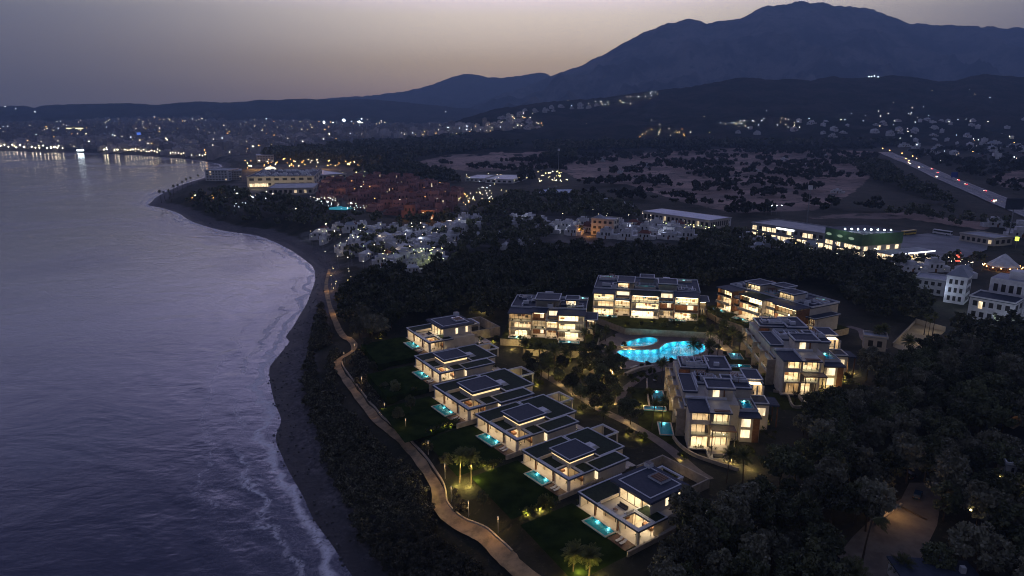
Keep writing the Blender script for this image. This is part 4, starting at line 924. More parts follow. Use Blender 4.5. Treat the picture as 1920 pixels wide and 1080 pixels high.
flat('lawn', [on(D_, x, y)[:2] for x, y in ((-14, 20), (-3, 20), (-3, 44), (-14, 44))], 9.024, 'lawn_lit_tone')
flat('lawn', [on(D_, x, y)[:2] for x, y in ((-6, -12), (6, -14), (12, -2), (-4, 2))], 9.028, 'lawn_lit_tone')
# ------------------------------------------------------------------ paths and low walls laid on the terrain
def strip_pts(px=None, world=None, k=6):
    w = [tuple(q) for q in (gp([p[0] for p in px], [p[1] for p in px])[:, :2] if px else world)]
    return catmull(w, k)
def strip(name, pts, width, dz, m, cross=4, label=None):
    pts = np.asarray(pts); t = np.gradient(pts, axis=0); t /= np.linalg.norm(t, axis=1)[:, None] + 1e-9; nrm = np.stack([-t[:, 1], t[:, 0]], -1)
    wd = np.broadcast_to(width, (len(pts),))
    s = np.linspace(-.5, .5, cross + 1); V = pts[:, None] + nrm[:, None] * (s[None, :, None] * wd[:, None, None])
    z = hz(V[..., 0], V[..., 1]); z = np.maximum(z, z.mean(1, keepdims=True)) + dz
    n_, k_ = z.shape; i = np.arange(n_ * k_).reshape(n_, k_)
    q = np.stack([i[:-1, :-1], i[1:, :-1], i[1:, 1:], i[:-1, 1:]], -1).reshape(-1, 4)[:, ::-1]
    return struct(name, mesh_np(name, np.dstack([V, z[..., None]]).reshape(-1, 3), q, [M[m]]))
PATH = strip_pts([(1010, 1105), (960, 1060), (925, 1025), (893, 1000), (850, 978), (826, 952), (820, 920), (802, 888), (776, 852), (745, 820), (714, 796), (690, 768), (664, 735), (642, 704), (632, 685), (640, 672), (664, 655), (656, 638), (640, 626), (624, 590), (614, 556), (612, 530), (618, 505)])
strip('coastal_path', PATH, np.interp(np.arange(len(PATH)), [0, 25, 45, 130], [4.4, 3.6, 2.7, 2.4]) + 1.7 * (fbm(np.arange(len(PATH)) / 2.5, 0 * PATH[:, 0], 3) - .5), .14, 'pathmat')
def wall_along(name, pts, h, w_, m, label, cat, group=None, sink=.6, dz=0):
    pts = np.asarray(pts); t = np.gradient(pts, axis=0); t /= np.linalg.norm(t, axis=1)[:, None] + 1e-9; nr = np.stack([-t[:, 1], t[:, 0]], -1) * w_ / 2
    z = hz(pts[:, 0], pts[:, 1]) + dz; mb = MB(m)
    for i in range(len(pts) - 1):
        a, b = pts[i] - nr[i], pts[i] + nr[i]; c, d = pts[i + 1] + nr[i + 1], pts[i + 1] - nr[i + 1]; z0, z1 = z[i], z[i + 1]
        mb.face([(*a, z0 + h), (*d, z1 + h), (*c, z1 + h), (*b, z0 + h)]); mb.face([(*a, z0 - sink), (*d, z1 - sink), (*d, z1 + h), (*a, z0 + h)]); mb.face([(*b, z0 - sink), (*b, z0 + h), (*c, z1 + h), (*c, z1 - sink)])
    return tag(mb.build(name), label, cat, group)
off = lambda pts, d: pts + d * np.stack([-np.gradient(pts, axis=0)[:, 1], np.gradient(pts, axis=0)[:, 0]], -1) / np.linalg.norm(np.gradient(pts, axis=0), axis=1)[:, None]
wall_along('kerb_wall', off(PATH, -1.95)[8:86], .5, .4, 'stone', 'low pale kerb wall along the landward edge of the coastal path', 'low wall')
wall_along('garden_wall', strip_pts([(1262, 822), (1275, 838), (1300, 855), (1340, 870), (1385, 884)], k=5), 1.0, .5, 'stone', 'winding pale wall in front of the nearest apartment building', 'garden wall')
wall_along('garden_wall', strip_pts([(1450, 735), (1475, 742), (1488, 765), (1515, 762)], k=5), .9, .5, 'stone', 'crooked low wall beside the second stepped building', 'garden wall')
wall_along('garden_wall', strip_pts([(1213, 712), (1214, 740), (1218, 765)], k=4), .7, .5, 'stone', 'straight low wall on the left edge of the apartment lawn', 'garden wall')
wall_along('planter_wall', strip_pts([(1172, 705), (1200, 694), (1225, 690)], k=4), 1.2, 1.2, 'stone', 'broad curved stone planter below the large pool', 'planter')
strip('footpath', strip_pts([(1250, 690), (1215, 700), (1190, 716), (1168, 735), (1160, 760)]), 3.0, .06, 'paving')
strip('footpath', strip_pts([(1000, 690), (1040, 715), (1090, 745), (1130, 770), (1190, 800), (1250, 838), (1300, 880), (1330, 900)]), 3.2, .07, 'paving')
strip('footpath', strip_pts([(1590, 612), (1615, 620), (1622, 636), (1640, 650), (1662, 652)]), 3.5, .06, 'paving')
for (px, py, lab) in [((1228, 652), 0, ''),][:0]: pass
lgs = [(1228, 713, 'white sun lounger alone on the lawn left of the nearest apartments'), (1186, 628, 'pale sun lounger beside the smaller kite-shaped pool'), (1196, 626, 'second pale sun lounger beside the kite-shaped pool'), (1232, 612, 'sun lounger under palms at the stone wall behind the pools'), (1300, 640, 'sun lounger between palms at the right end of the main pool'), (1330, 648, 'sun lounger on the paving right of the main pool'), (1180, 690, 'sun lounger on the paving below the main pool'), (1196, 688, 'second sun lounger on the paving below the main pool')]
for (u, v, lab) in lgs:
    p = P(u, v, 9.06); copy_thing(lg0, lab, (p[0], p[1], 9.06), random.random() * 6, 1.1, 'sun loungers round the pools')
pv = thing('lit_pavilion', 'small flat-roofed white pavilion lit among the garden trees', 'pavilion', (*P(1118, 695, 9.0), 9.0), R(-35))
k = MB('white'); k.box(0, 8, 0, 4.5, 2.6, 2.9, 'rim'); k.build('roof', pv)
for x, y in ((0, 0), (7.7, 0), (0, 4.2), (7.7, 4.2)): MB('cream').box(x, x + .3, y, y + .3, 0, 2.6).build('post', pv)
MB('sand').box(-1.5, 9, -3, 4.5, -.3, .1, 'sand').build('floor', pv); ceil_lamp(pv, .5, 7.5, .5, 4, 2.55); lamp((3.5, -2.2, 2.6), 30, parent=pv)
# ------------------------------------------------------------------ middle distance
FAR_BUILT = [[(455, 300), (660, 318), (660, 340), (590, 372), (490, 372), (455, 350)], [(590, 350), (650, 337), (740, 333), (800, 343), (875, 370), (880, 400), (800, 416), (640, 388)],
             [(1195, 385), (1375, 405), (1375, 440), (1195, 425)], [(1090, 405), (1300, 420), (1300, 455), (1100, 462)], [(1400, 408), (1660, 425), (1660, 490), (1540, 482), (1400, 450)], [(1650, 432), (1870, 436), (1870, 495), (1650, 500)],
             [(1840, 470), (1925, 470), (1925, 515), (1840, 515)], [(1700, 500), (1925, 515), (1925, 610), (1800, 600), (1700, 560)], [(1000, 322), (1085, 322), (1085, 368), (1000, 368)], [(870, 326), (970, 326), (970, 346), (870, 346)]]
def span(uL, vL, uR, vR):
    a, b = gp([uL, uR], [vL, vR]); d = b[:2] - a[:2]; L = float(np.hypot(*d)); z = float(min(a[2], b[2]))
    return (float(a[0]), float(a[1]), z), math.atan2(d[1], d[0]), L, float((np.hypot(*a[:2]) + np.hypot(*b[:2])) / 2)
def px_h(dpx, dist): return dpx * math.hypot(dist, 90) / F
def winrow(parent, x0, x1, n, z0, z1, y=-.06, k='winsoft', w=.55, face=None, prob=1, name='window'):
    mb = MB(k); st = (x1 - x0) / n; any_ = False
    for i in range(n):
        if random.random() > prob: continue
        any_ = True; a = x0 + st * (i + .5 - w / 2)
        if face is None: mb.box(a, a + st * w, y, 0.0 + y + .12, z0, z1, k)
        else: mb.box(face - .06, face + .06, a, a + st * w, z0, z1, k)
    return mb.parts(name, parent) if any_ else None
def simple_building(name, label, cat, base, dep, h, wall='white', roof='greyroof', floors=2, lit=.25, n=6, par=.6, group=None, glow='winsoft'):
    (o, rz, L, dist) = base
    t = thing(name, label, cat, o, rz, group)
    MB(wall).box(0, L, 0, dep, -4, h, wall).build('wall', t)
    r = MB(roof); r.box(-.4, L + .4, -.4, dep + .4, h, h + .3, roof); r.rim(-.4, L + .4, -.4, dep + .4, h + .29, h + .3 + par, .35, wall); r.build('roof', t)
    fh = h / floors
    for f in range(floors):
        winrow(t, .8, L - .8, n, f * fh + fh * .3, f * fh + fh * .78, k='darkmetal'); winrow(t, .8, L - .8, n, f * fh + fh * .3, f * fh + fh * .78, y=-.12, k=glow, prob=lit)
        winrow(t, 1, dep - 1, max(2, n // 2), f * fh + fh * .3, f * fh + fh * .78, k='darkmetal', face=L + .03)
    return t
# ---- white village
def house_proto(label, hip, w_, d_, h, chim=True):
    t = thing('white_house', label, 'house', (0, 0, 0), 0, 'white houses of the village by the beach')
    m = MB('white'); m.box(-w_ / 2, w_ / 2, -d_ / 2, d_ / 2, -1, h, 'white'); m.box(w_ / 2, w_ / 2 + 3.5, -d_ / 2 + 1, d_ / 2 - 1, -1, h * .58, 'white'); m.box(-w_ / 2 - 2.4, -w_ / 2, -d_ / 2 + .6, d_ / 2 - 2, -1, h * .72, 'white'); m.build('wall', t)
    r = MB('white')
    if hip: r.frustum([(-w_ / 2 - .3, -d_ / 2 - .3), (w_ / 2 + .3, -d_ / 2 - .3), (w_ / 2 + .3, d_ / 2 + .3), (-w_ / 2 - .3, d_ / 2 + .3)], h + .01, [(-w_ / 4, -.2), (w_ / 4, -.2), (w_ / 4, .2), (-w_ / 4, .2)], h + 2.0, hip)
    else: r.rim(-w_ / 2, w_ / 2, -d_ / 2, d_ / 2, h, h + .7, .25, 'white'); r.box(-w_ / 2 + .3, w_ / 2 - .3, -d_ / 2 + .3, d_ / 2 - .3, h, h + .06, 'greyroof'); r.box(-w_ * .2, w_ * .15, -d_ * .1, d_ * .3, h, h + 2.3, 'white')
    ro = r.build('roof', t)
    if chim: c = MB('white'); c.box(w_ * .28, w_ * .28 + .8, 0, .8, h, h + 2.6, 'white'); c.build('chimney', ro)
    b = MB('darkmetal')
    for x in (-.3, .05, .3): b.box(x * w_ - .5, x * w_ + .5, -d_ / 2 - .05, -d_ / 2 + .05, h * .45, h * .8, 'darkmetal')
    b.box(-.6, .5, -d_ / 2 - .05, -d_ / 2 + .05, 0, 2.1, 'wood'); b.build('window', t)
    return t
VL = 'whitewashed house among trees in the village by the beach'
HP = [house_proto(VL, None, 8, 7, 5.6), house_proto(VL, 'white', 9, 7, 4.4), house_proto(VL, 'greyroof', 7, 8, 5.8), house_proto(VL, None, 10, 8, 3.6, False), house_proto(VL, 'terracotta', 8, 7, 4.6)]
HU = [False] * len(HP)
def put_house(p, s=1, k=None, label=VL, group='white houses of the village by the beach', rz=None):
    k = random.choices(range(5), [3, 3, 2, 2, .7])[0] if k is None else k; rz = random.choice([0, .3, -.4, .9, 1.57, 2.2, 1.2]) if rz is None else rz
    if not HU[k] and label == VL: HU[k] = True; HP[k].location = tuple(p); HP[k].rotation_euler = (0, 0, rz); HP[k].scale = (s,) * 3
    else: copy_thing(HP[k], label, tuple(p), rz, s, group)
def scat(poly, sp, seed, cap=None, prob=1):
    rg = np.random.default_rng(seed); q = gp([p[0] for p in poly], [p[1] for p in poly]); x0, y0 = q[:, :2].min(0) - 5; x1, y1 = q[:, :2].max(0) + 5
    X, Y = np.meshgrid(np.arange(x0, x1, sp), np.arange(y0, y1, sp)); X = X.ravel() + rg.uniform(-.3, .3, X.size) * sp; Y = Y.ravel() + rg.uniform(-.3, .3, Y.size) * sp
    d = shore(X, Y); Z = hz_all(X, Y); u, v = proj(X, Y, Z); k = inpoly(u, v, poly) & (d > 24) & (rg.random(X.size) < prob)
    o = np.stack([X, Y, Z], -1)[k]; rg.shuffle(o); return o[:cap] if cap else o
for p in scat([(560, 446), (610, 428), (700, 428), (790, 431), (868, 424), (866, 440), (850, 455), (836, 482), (800, 512), (740, 518), (690, 512), (650, 480), (612, 496), (590, 470)], 12, 31, None, .8): put_house(p, random.uniform(.7, 1.15))
for p in scat([(856, 420), (905, 414), (908, 436), (862, 440)], 12, 32, None, .9): put_house(p, random.uniform(.9, 1.2), 0, 'white house in the tight cluster left of the dark grove', 'white houses left of the dark grove')
for p in scat([(955, 412), (1012, 404), (1020, 425), (960, 428)], 12, 33, None, .8): put_house(p, random.uniform(.8, 1.0), 0, 'white terraced house in the row right of the dark grove', 'white houses right of the dark grove')
for p in scat([(880, 442), (1000, 446), (1000, 470), (900, 468)], 15, 34, None, .5): put_house(p, random.uniform(.7, .9), 1, 'small white house half hidden at the edge of the wood', 'white houses at the edge of the wood')
for p in scat([(1110, 422), (1290, 428), (1290, 452), (1180, 450), (1020, 440), (1030, 428)], 14, 35, None, .9): put_house(p, random.uniform(.95, 1.2), random.choice([0, 0, 3, 4]), 'pale town house in the row before the long steel-roofed shed', 'town houses before the long shed', -.35)
for p in scat([(1400, 448), (1460, 462), (1540, 478), (1560, 500), (1440, 490), (1390, 468)], 17, 37, None, .6): put_house(p, random.uniform(.9, 1.2), random.choice([0, 1, 2]), 'pale house among trees in front of the glazed showroom', 'pale houses before the showroom', -.3)
for p in scat([(1640, 492), (1760, 500), (1860, 512), (1840, 530), (1700, 520)], 17, 38, None, .6): put_house(p, random.uniform(.9, 1.25), random.choice([0, 3, 2]), 'pale building beside the petrol station and the round tent', 'pale buildings beside the petrol station', -.2)
for p in scat([(1860, 424), (1960, 428), (1960, 450), (1870, 446)], 22, 39, None, .7): put_house(p, random.uniform(1.0, 1.4), 3, 'low building right of the grey car park', 'low buildings right of the car park', -.2)
for p in scat([(1090, 372), (1190, 388), (1200, 396), (1100, 382)], 14, 36, None, .8): put_house(p, .8, 1, 'small white house in the line behind the long shed', 'white houses behind the long shed')
# ---- red terraced estate
for i, p in enumerate(scat([(592, 352), (650, 339), (740, 335), (800, 346), (866, 371), (872, 392), (835, 402), (795, 411), (730, 402), (640, 386), (604, 372)], 16, 41, 285)):
    w_, d_, h = random.uniform(8, 13), random.uniform(7, 11), random.choice([4, 6, 8, 11]); mb = MB('redwall')
    mb.box(-w_ / 2, w_ / 2, -d_ / 2, d_ / 2, -2, h, 'redwall'); mb.box(-w_ / 2 - 3, -w_ / 2, -d_ / 2 + 1, d_ / 2, -2, h * .62, 'redwall', 'terracotta'); mb.rim(-w_ / 2, w_ / 2, -d_ / 2, d_ / 2, h, h + .8, .3, 'redwall')
    mb.frustum([(-w_ / 2, -d_ / 2), (w_ * .1, -d_ / 2), (w_ * .1, d_ / 2), (-w_ / 2, d_ / 2)], h + .02, [(-w_ * .3, -.2), (-.1 * w_, -.2), (-.1 * w_, .2), (-w_ * .3, .2)], h + 2.2, 'terracotta')
    for q in range(3): mb.box(-w_ / 2 + 1 + q * w_ / 3.2, -w_ / 2 + 2.2 + q * w_ / 3.2, -d_ / 2 - .05, -d_ / 2 + .04, h * .55, h * .8, 'winsoft' if random.random() < .05 else 'darkmetal')
    tag(mb.build('red_house', None, tuple(p), random.choice([0, .4, -.3, 1.2, .8])), 'red-walled house in the dense terracotta estate across the bay', 'house', 'red houses of the terracotta estate')
# ---- commercial buildings, one by one
b = span(464, 351, 590, 349); hh = px_h(17, b[3])
t = simple_building('shopping_mall', 'long beige shopping mall with white skylight domes near the point', 'shopping mall', b, 120, hh, 'cream', 'roofdark', 2, .0, 8)
for i in range(46):
    x, y = random.uniform(4, b[2] - 6), random.uniform(6, 112); r_ = random.uniform(1.5, 4)
    MB('white').frustum([(x - r_, y - r_), (x + r_, y - r_), (x + r_, y + r_), (x - r_, y + r_)], hh + .3, [(x - r_ * .4, y - r_ * .4), (x + r_ * .4, y - r_ * .4), (x + r_ * .4, y + r_ * .4), (x - r_ * .4, y + r_ * .4)], hh + .3 + r_ * .8, 'white').build('skylight', t)
MB('ly').box(3, 26, -.8, -.4, .5, 4.5, 'win').build('entrance', t)
for x in (12, 30, 52): lamp((b[0][0] + x * 1.6, b[0][1] - 22, b[0][2] + 6), 5200, (1, .84, .55), .6)  # added fill lights, no fixtures, to brighten the mall wall
b2 = span(502, 366, 588, 364); simple_building('store_building', 'low pale flat-roofed store in front of the beige mall', 'store', b2, 60, px_h(11, b2[3]), 'cream', 'greyroof', 1, .1, 9)
b2 = span(590, 338, 650, 334); simple_building('warehouse', 'blue-grey roofed warehouse right of the beige mall', 'warehouse', b2, 90, px_h(8, b2[3]), 'cream', 'blueroof', 1, .3, 8)
b2 = span(386, 339, 428, 339); simple_building('hotel', 'white stepped hotel on the waterfront of the point', 'hotel', b2, 40, px_h(17, b2[3]), 'white', 'greyroof', 4, .06, 7)
b2 = span(428, 338, 455, 337); simple_building('apartment_block', 'pale block between the white waterfront hotel and the mall', 'apartment block', b2, 40, px_h(15, b2[3]), 'cream', 'greyroof', 4, .1, 5)
b2 = span(482, 305, 514, 304); simple_building('office_building', 'blue-white flat-roofed building behind the orange-lit car park', 'building', b2, 50, px_h(12, b2[3]), 'white', 'blueroof', 3, .08, 6)
b2 = span(872, 340, 906, 341); simple_building('greenhouse', 'pale greenhouse shed at the edge of the fields, the left one', 'shed', b2, 60, px_h(5, b2[3]), 'white', 'blueroof', 1, 0, 4)
b2 = span(910, 343, 962, 344); simple_building('greenhouse', 'wider pale greenhouse shed right of the other at the fields', 'shed', b2, 70, px_h(7, b2[3]), 'white', 'blueroof', 1, 0, 5)
b2 = span(1205, 412, 1330, 432); t = simple_building('warehouse', 'long shed with a blue steel roof behind the town houses', 'warehouse', b2, 26, px_h(17, b2[3]), 'cream', 'blueroof', 1, .05, 16, .1)
b2 = span(1330, 430, 1370, 424); simple_building('office_building', 'small white office at the right end of the long blue-roofed shed', 'office', b2, 18, px_h(14, b2[3]), 'white', 'greyroof', 2, 0, 4)
b2 = span(1108, 440, 1150, 444); t = simple_building('town_hall', 'tall pinkish building washed in orange light at the end of the town houses', 'building', b2, 14, px_h(30, b2[3]), 'cream', 'greyroof', 3, .1, 4)
MB('greyroof').frustum([(1, 2), (9, 2), (9, 10), (1, 10)], px_h(30, b2[3]) + .3, [(4.8, 5.8), (5.2, 5.8), (5.2, 6.2), (4.8, 6.2)], px_h(38, b2[3]), 'greyroof').build('tower_roof', t)
lamp((b2[0][0] - 2, b2[0][1] - 9, b2[0][2] + 3), 1500, (1, .42, .08), .5); lamp((b2[0][0] - 9, b2[0][1] + 2, b2[0][2] + 4), 900, (1, .42, .08), .5)
b2 = span(1408, 443, 1545, 466); hh = px_h(24, b2[3]); t = simple_building('showroom', 'two-storey glazed showroom with a bright white sign strip', 'store', b2, 30, hh, 'greymetal', 'greyroof', 2, .0, 12)
for f in range(2): winrow(t, .6, b2[2] - .6, 14, f * hh / 2 + .6, f * hh / 2 + hh * .36, y=-.2, k='ly' if False else 'win', w=.82, prob=.55 if f else .85, name='lit_window')
MB('flood').box(b2[2] * .36, b2[2] * .60, -.5, -.2, hh - 1.5, hh - .3, 'signwhite').build('sign_strip', t)
b2 = span(1545, 466, 1612, 483); b3 = span(1612, 483, 1648, 466); hh = px_h(38, b2[3])
t = thing('superstore', 'corner store with green cladding lit from its roof edge', 'store', b2[0], b2[1])
Lq = b2[2]; MB('greymetal').box(0, Lq, 0, 34, -2, hh * .5, 'greymetal').build('wall', t); MB('greenclad').box(-.3, Lq + .3, -.3, 34.3, hh * .5, hh, 'greenclad', 'roofdark').build('cladding', t)
for f in range(2): winrow(t, .5, Lq - .5, 9, .5 + f * hh * .25, hh * .21 + f * hh * .25, y=-.15, k='win', w=.85, prob=.9, name='lit_window'); winrow(t, 2, 32, 8, .5 + f * hh * .25, hh * .21 + f * hh * .25, k='win', w=.8, face=Lq + .1, prob=.5, name='lit_window')
for q in range(3):                                           # pale oval logo shapes on the green band
    lg = MB('white'); n_ = 14; lg.prism([(3.5 + q * Lq / 3.2 + 2.4 * math.cos(2 * math.pi * i / n_), 0.9 * math.sin(2 * math.pi * i / n_)) for i in range(n_)], 0, .15, 'signpale'); lo = lg.build('sign_panel', t, (0, -.42, hh * .74), (R(90), 0, 0))
for q in range(8):
    f_ = MB('flood'); f_.tube([(0, 0, 0), (0, 0, 1.4), (0, -1.2, 1.6)], .06, 'greymetal', 4); f_.ball((0, -1.3, 1.6), .42, 'flood'); f_.build('flood_lamp', t, (Lq * .55 + q * (Lq * .06), .5 + q * 3.6, hh), None)
lamp((Lq * .5, -7, hh * 1.05), 620, (.85, 1, .85), .4, t); lamp((Lq + 7, 16, hh * 1.05), 520, (.85, 1, .85), .4, t)
# parking lot with a yellow coach and a white one
q = gp([1650, 1665, 1740, 1856, 1850, 1790, 1700], [492, 445, 438, 448, 470, 492, 500]); zq = float(q[:, 2].max()) + .12
struct('car_park', MB('lot').face([(x, y, zq) for x, y, _ in q][::1]).mesh('car_park'))
def coach(u0, v0, u1, v1, m, label):
    b = span(u0, v0, u1, v1); L = min(max(b[2], 10), 15); t = thing('coach', label, 'coach', (b[0][0], b[0][1], zq + .02), b[1])
    w_ = MB(m); w_.box(0, L, 0, 2.6, .5, 3.5, m); w_.build('body', t)
    MB('darkmetal').box(.6, L - .4, -.05, .02, 1.9, 3.0, 'darkmetal').build('window', t); MB('darkmetal').box(L - .02, L + .05, .2, 2.4, 1.5, 3.1, 'darkmetal').build('windscreen', t)
    for x in (2, L - 3):
        for y in (.1, 2.5): MB('tyre').tube([(x, y - .15, .5), (x, y + .15, .5)], .5, 'tyre', 10).build('wheel', t)
coach(1694, 443, 1732, 438, 'yellowpaint', 'yellow coach parked on the far edge of the grey car park'); coach(1748, 438, 1782, 443, 'white', 'white coach parked right of the yellow one')
b2 = span(1798, 452, 1862, 462); simple_building('depot', 'low pale depot at the right end of the grey car park', 'building', b2, 20, px_h(12, b2[3]), 'cream', 'greyroof', 1, .1, 6)
# petrol station and its red totem
b2 = span(1662, 492, 1738, 484); t = thing('petrol_station', 'bright petrol station canopy beside the car park', 'petrol station', b2[0], b2[1]); hh = 5.2
MB('white').box(-1, b2[2] + 1, -4, 8, hh, hh + .9, 'white', 'greyroof').build('canopy', t); MB('signwhite').box(-1.1, b2[2] + 1.1, -4.2, -4.05, hh + .1, hh + .8, 'signwhite').build('canopy_edge', t)
for x in np.linspace(3, b2[2] - 3, 4):
    for y in (-1, 5): MB('white').box(x, x + .5, y, y + .5, -1, hh, 'white').build('column', t)
    MB('win').box(x + 1.2, x + 2.0, 1.5, 2.4, 0, 1.7, 'yellowpaint').build('pump', t)
MB('cream').box(2, b2[2] - 2, 11, 18, -1, 4, 'cream', 'greyroof').build('shop', t); winrow(t, 3, b2[2] - 3, 7, .6, 3.2, y=10.9, k='win', prob=.9, name='shop_window')
MB('ceil').box(0, b2[2], -3, 7, hh - .1, hh - .02, 'ceil2').build('canopy_lamp', t); lamp((b2[2] / 2, -6, 3.5), 300, (1, .95, .8), .4, t)
b2 = span(1792, 496, 1800, 496); t = thing('totem_sign', 'slim red and white lit totem sign by the petrol station', 'sign', b2[0], 0); MB('darkmetal').box(0, .9, 0, .4, 0, 2, 'darkmetal').build('post', t); MB('lr').box(-.3, 2.2, -.1, .5, 2, 7.5, 'signred').build('panel', t)
# round tent restaurant
p = gp(1880, 505)[0]; t = thing('round_tent', 'round peaked white tent over an orange-lit restaurant', 'tent', p); s_ = px_h(44, np.hypot(p[0], p[1])) / 2
mb = MB('white'); n_ = 20
prof = [(1.0, .28), (.86, .42), (.6, .62), (.34, .86), (.14, 1.02), (.02, 1.1)]
for (r0, z0), (r1, z1) in zip(prof, prof[1:]): mb.frustum([(r0 * s_ * math.cos(2 * math.pi * i / n_), r0 * s_ * math.sin(2 * math.pi * i / n_)) for i in range(n_)], z0 * s_, [(r1 * s_ * math.cos(2 * math.pi * i / n_), r1 * s_ * math.sin(2 * math.pi * i / n_)) for i in range(n_)], z1 * s_, 'white')
mb.build('canopy', t); MB('wood').prism([(1.25 * s_ * math.cos(2 * math.pi * i / n_), 1.1 * s_ * math.sin(2 * math.pi * i / n_)) for i in range(n_)], -1, .06, 'wood').build('floor', t)
for i in range(10): MB('wood').box(-.15, .15, -.15, .15, 0, .3 * s_, 'wood').build('post', t, (1.0 * s_ * math.cos(i * .628), .95 * s_ * math.sin(i * .628), 0))
for i in range(14): MB('lo').ball((0, 0, 0), .3, 'lo').build('lantern', t, (1.15 * s_ * math.cos(i * .449), 1.05 * s_ * math.sin(i * .449), 2.0))
lamp((0, -s_ * 1.2, 1.6), 260, (1, .6, .2), .3, t); lamp((s_ * .9, -s_ * .9, 1.6), 200, (1, .6, .2), .3, t); lamp((-s_ * .9, -s_ * .9, 1.6), 200, (1, .6, .2), .3, t)
# white buildings at the right edge
b2 = span(1682, 598, 1755, 615) if False else span(1812, 596, 1895, 612); hh = px_h(34, b2[3]); t = simple_building('hotel', 'white stepped building with a lit window at the right edge', 'hotel', b2, 15, hh, 'white', 'roofdark', 2, 0, 5)
MB('white').box(3, b2[2] + 6, 15, 30, -3, hh * 1.75, 'white', 'greyroof').build('upper_block', t); MB('white').box(9, 15, 19, 26, hh * 1.75, hh * 2.1, 'white').build('roof_block', t); winrow(t, 4, b2[2] + 5, 6, hh * 1.15, hh * 1.5, y=14.9, k='darkmetal')
MB('win').box(b2[2] * .22, b2[2] * .31, -.2, -.1, hh * .55, hh * .88, 'win').build('lit_window', t)
b2 = span(1768, 566, 1806, 572); hh = px_h(44, b2[3]); t = thing('hip_roofed_house', 'white three-storey house with a grey pyramid roof beside the big umbrella pine', 'house', b2[0], b2[1])
MB('white').box(0, b2[2], 0, 12, -3, hh, 'white').build('wall', t); MB('greyroof').frustum([(-.6, -.6), (b2[2] + .6, -.6), (b2[2] + .6, 12.6), (-.6, 12.6)], hh, [(b2[2] / 2 - .2, 5.8), (b2[2] / 2 + .2, 5.8), (b2[2] / 2 + .2, 6.2), (b2[2] / 2 - .2, 6.2)], hh * 1.32, 'greyroof').build('roof', t)
for f in range(3): winrow(t, .8, b2[2] - .8, 3, hh * (.1 + .3 * f), hh * (.27 + .3 * f), k='darkmetal'); winrow(t, 1, 11, 3, hh * (.1 + .3 * f), hh * (.27 + .3 * f), k='darkmetal', face=b2[2] + .05)
lamp((b2[2] + 4, 3, 2.2), 60, (.75, 1, .9), .2, t)
b2 = span(1712, 548, 1768, 556); simple_building('house', 'low white house left of the pyramid-roofed one', 'house', b2, 14, px_h(24, b2[3]), 'white', 'greyroof', 2, .1, 4)
b2 = span(1618, 655, 1660, 660); simple_building('garden_shed', 'small pale garden shed behind two palms near the court', 'shed', b2, 6, px_h(22, b2[3]), 'cream', 'greyroof', 1, 0, 2)
b2 = span(1215, 520, 1250, 521); simple_building('pump_house', 'small flat-roofed block just behind the widest apartment building', 'house', b2, 8, px_h(15, b2[3]), 'cream', 'roofdark', 1, 0, 3)
# sandy court with a low wall and lamps
q = gp([1673, 1716, 1772, 1716], [650, 668, 622, 606]); zc = float(q[:, 2].mean()) + .1
struct('sports_court', MB('sand').face([(x, y, zc) for x, y, _ in q]).mesh('sports_court'))
wall_along('court_wall', np.vstack([q[3, :2], q[2, :2]]), 2.2, .3, 'cream', 'pale panel wall along the far side of the sandy court', 'wall'); wall_along('court_wall', np.vstack([q[0, :2], q[3, :2]]), 1.6, .3, 'stone', 'low wall along the left side of the sandy court', 'wall')
pc = q[:, :2].mean(0); lamp((pc[0] - 4, pc[1] - 5, zc + 4), 320, (1, .82, .45), .3); lamp((pc[0] + 9, pc[1] + 8, zc + 5), 260, (1, .82, .45), .3)
# light-blue sports court, bay pool, orange gatehouse
q = gp([1008, 1012, 1072, 1076], [364, 357, 356, 363]); struct('tennis_court', MB('courtblue').face([(x, y, float(z) + .8) for x, y, z in q]).mesh('tennis_court'))
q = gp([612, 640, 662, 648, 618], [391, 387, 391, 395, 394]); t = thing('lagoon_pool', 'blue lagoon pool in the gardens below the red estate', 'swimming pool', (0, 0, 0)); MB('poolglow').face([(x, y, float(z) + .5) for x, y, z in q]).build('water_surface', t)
b2 = span(790, 412, 814, 413); t = simple_building('gatehouse', 'gatehouse of the red estate flooded with orange light', 'gatehouse', b2, 10, px_h(16, b2[3]), 'redwall', 'terracotta', 2, .6, 4, glow='win')
lamp((b2[2] / 2, -6, 4), 2200, (1, .45, .06), .5, t); lamp((b2[2] + 12, -4, 4), 1200, (1, .45, .06), .5, t); lamp((-14, -4, 4), 900, (1, .45, .06), .5, t)
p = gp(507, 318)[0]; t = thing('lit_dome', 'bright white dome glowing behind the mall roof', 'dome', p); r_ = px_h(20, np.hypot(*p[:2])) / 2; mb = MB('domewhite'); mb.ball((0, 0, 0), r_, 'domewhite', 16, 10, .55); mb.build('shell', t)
for u, v in ((555, 322), (480, 318), (600, 318)): p = gp(u, v)[0]; lamp((p[0], p[1], p[2] + 14), 40000, (1, .50, .10), 1)
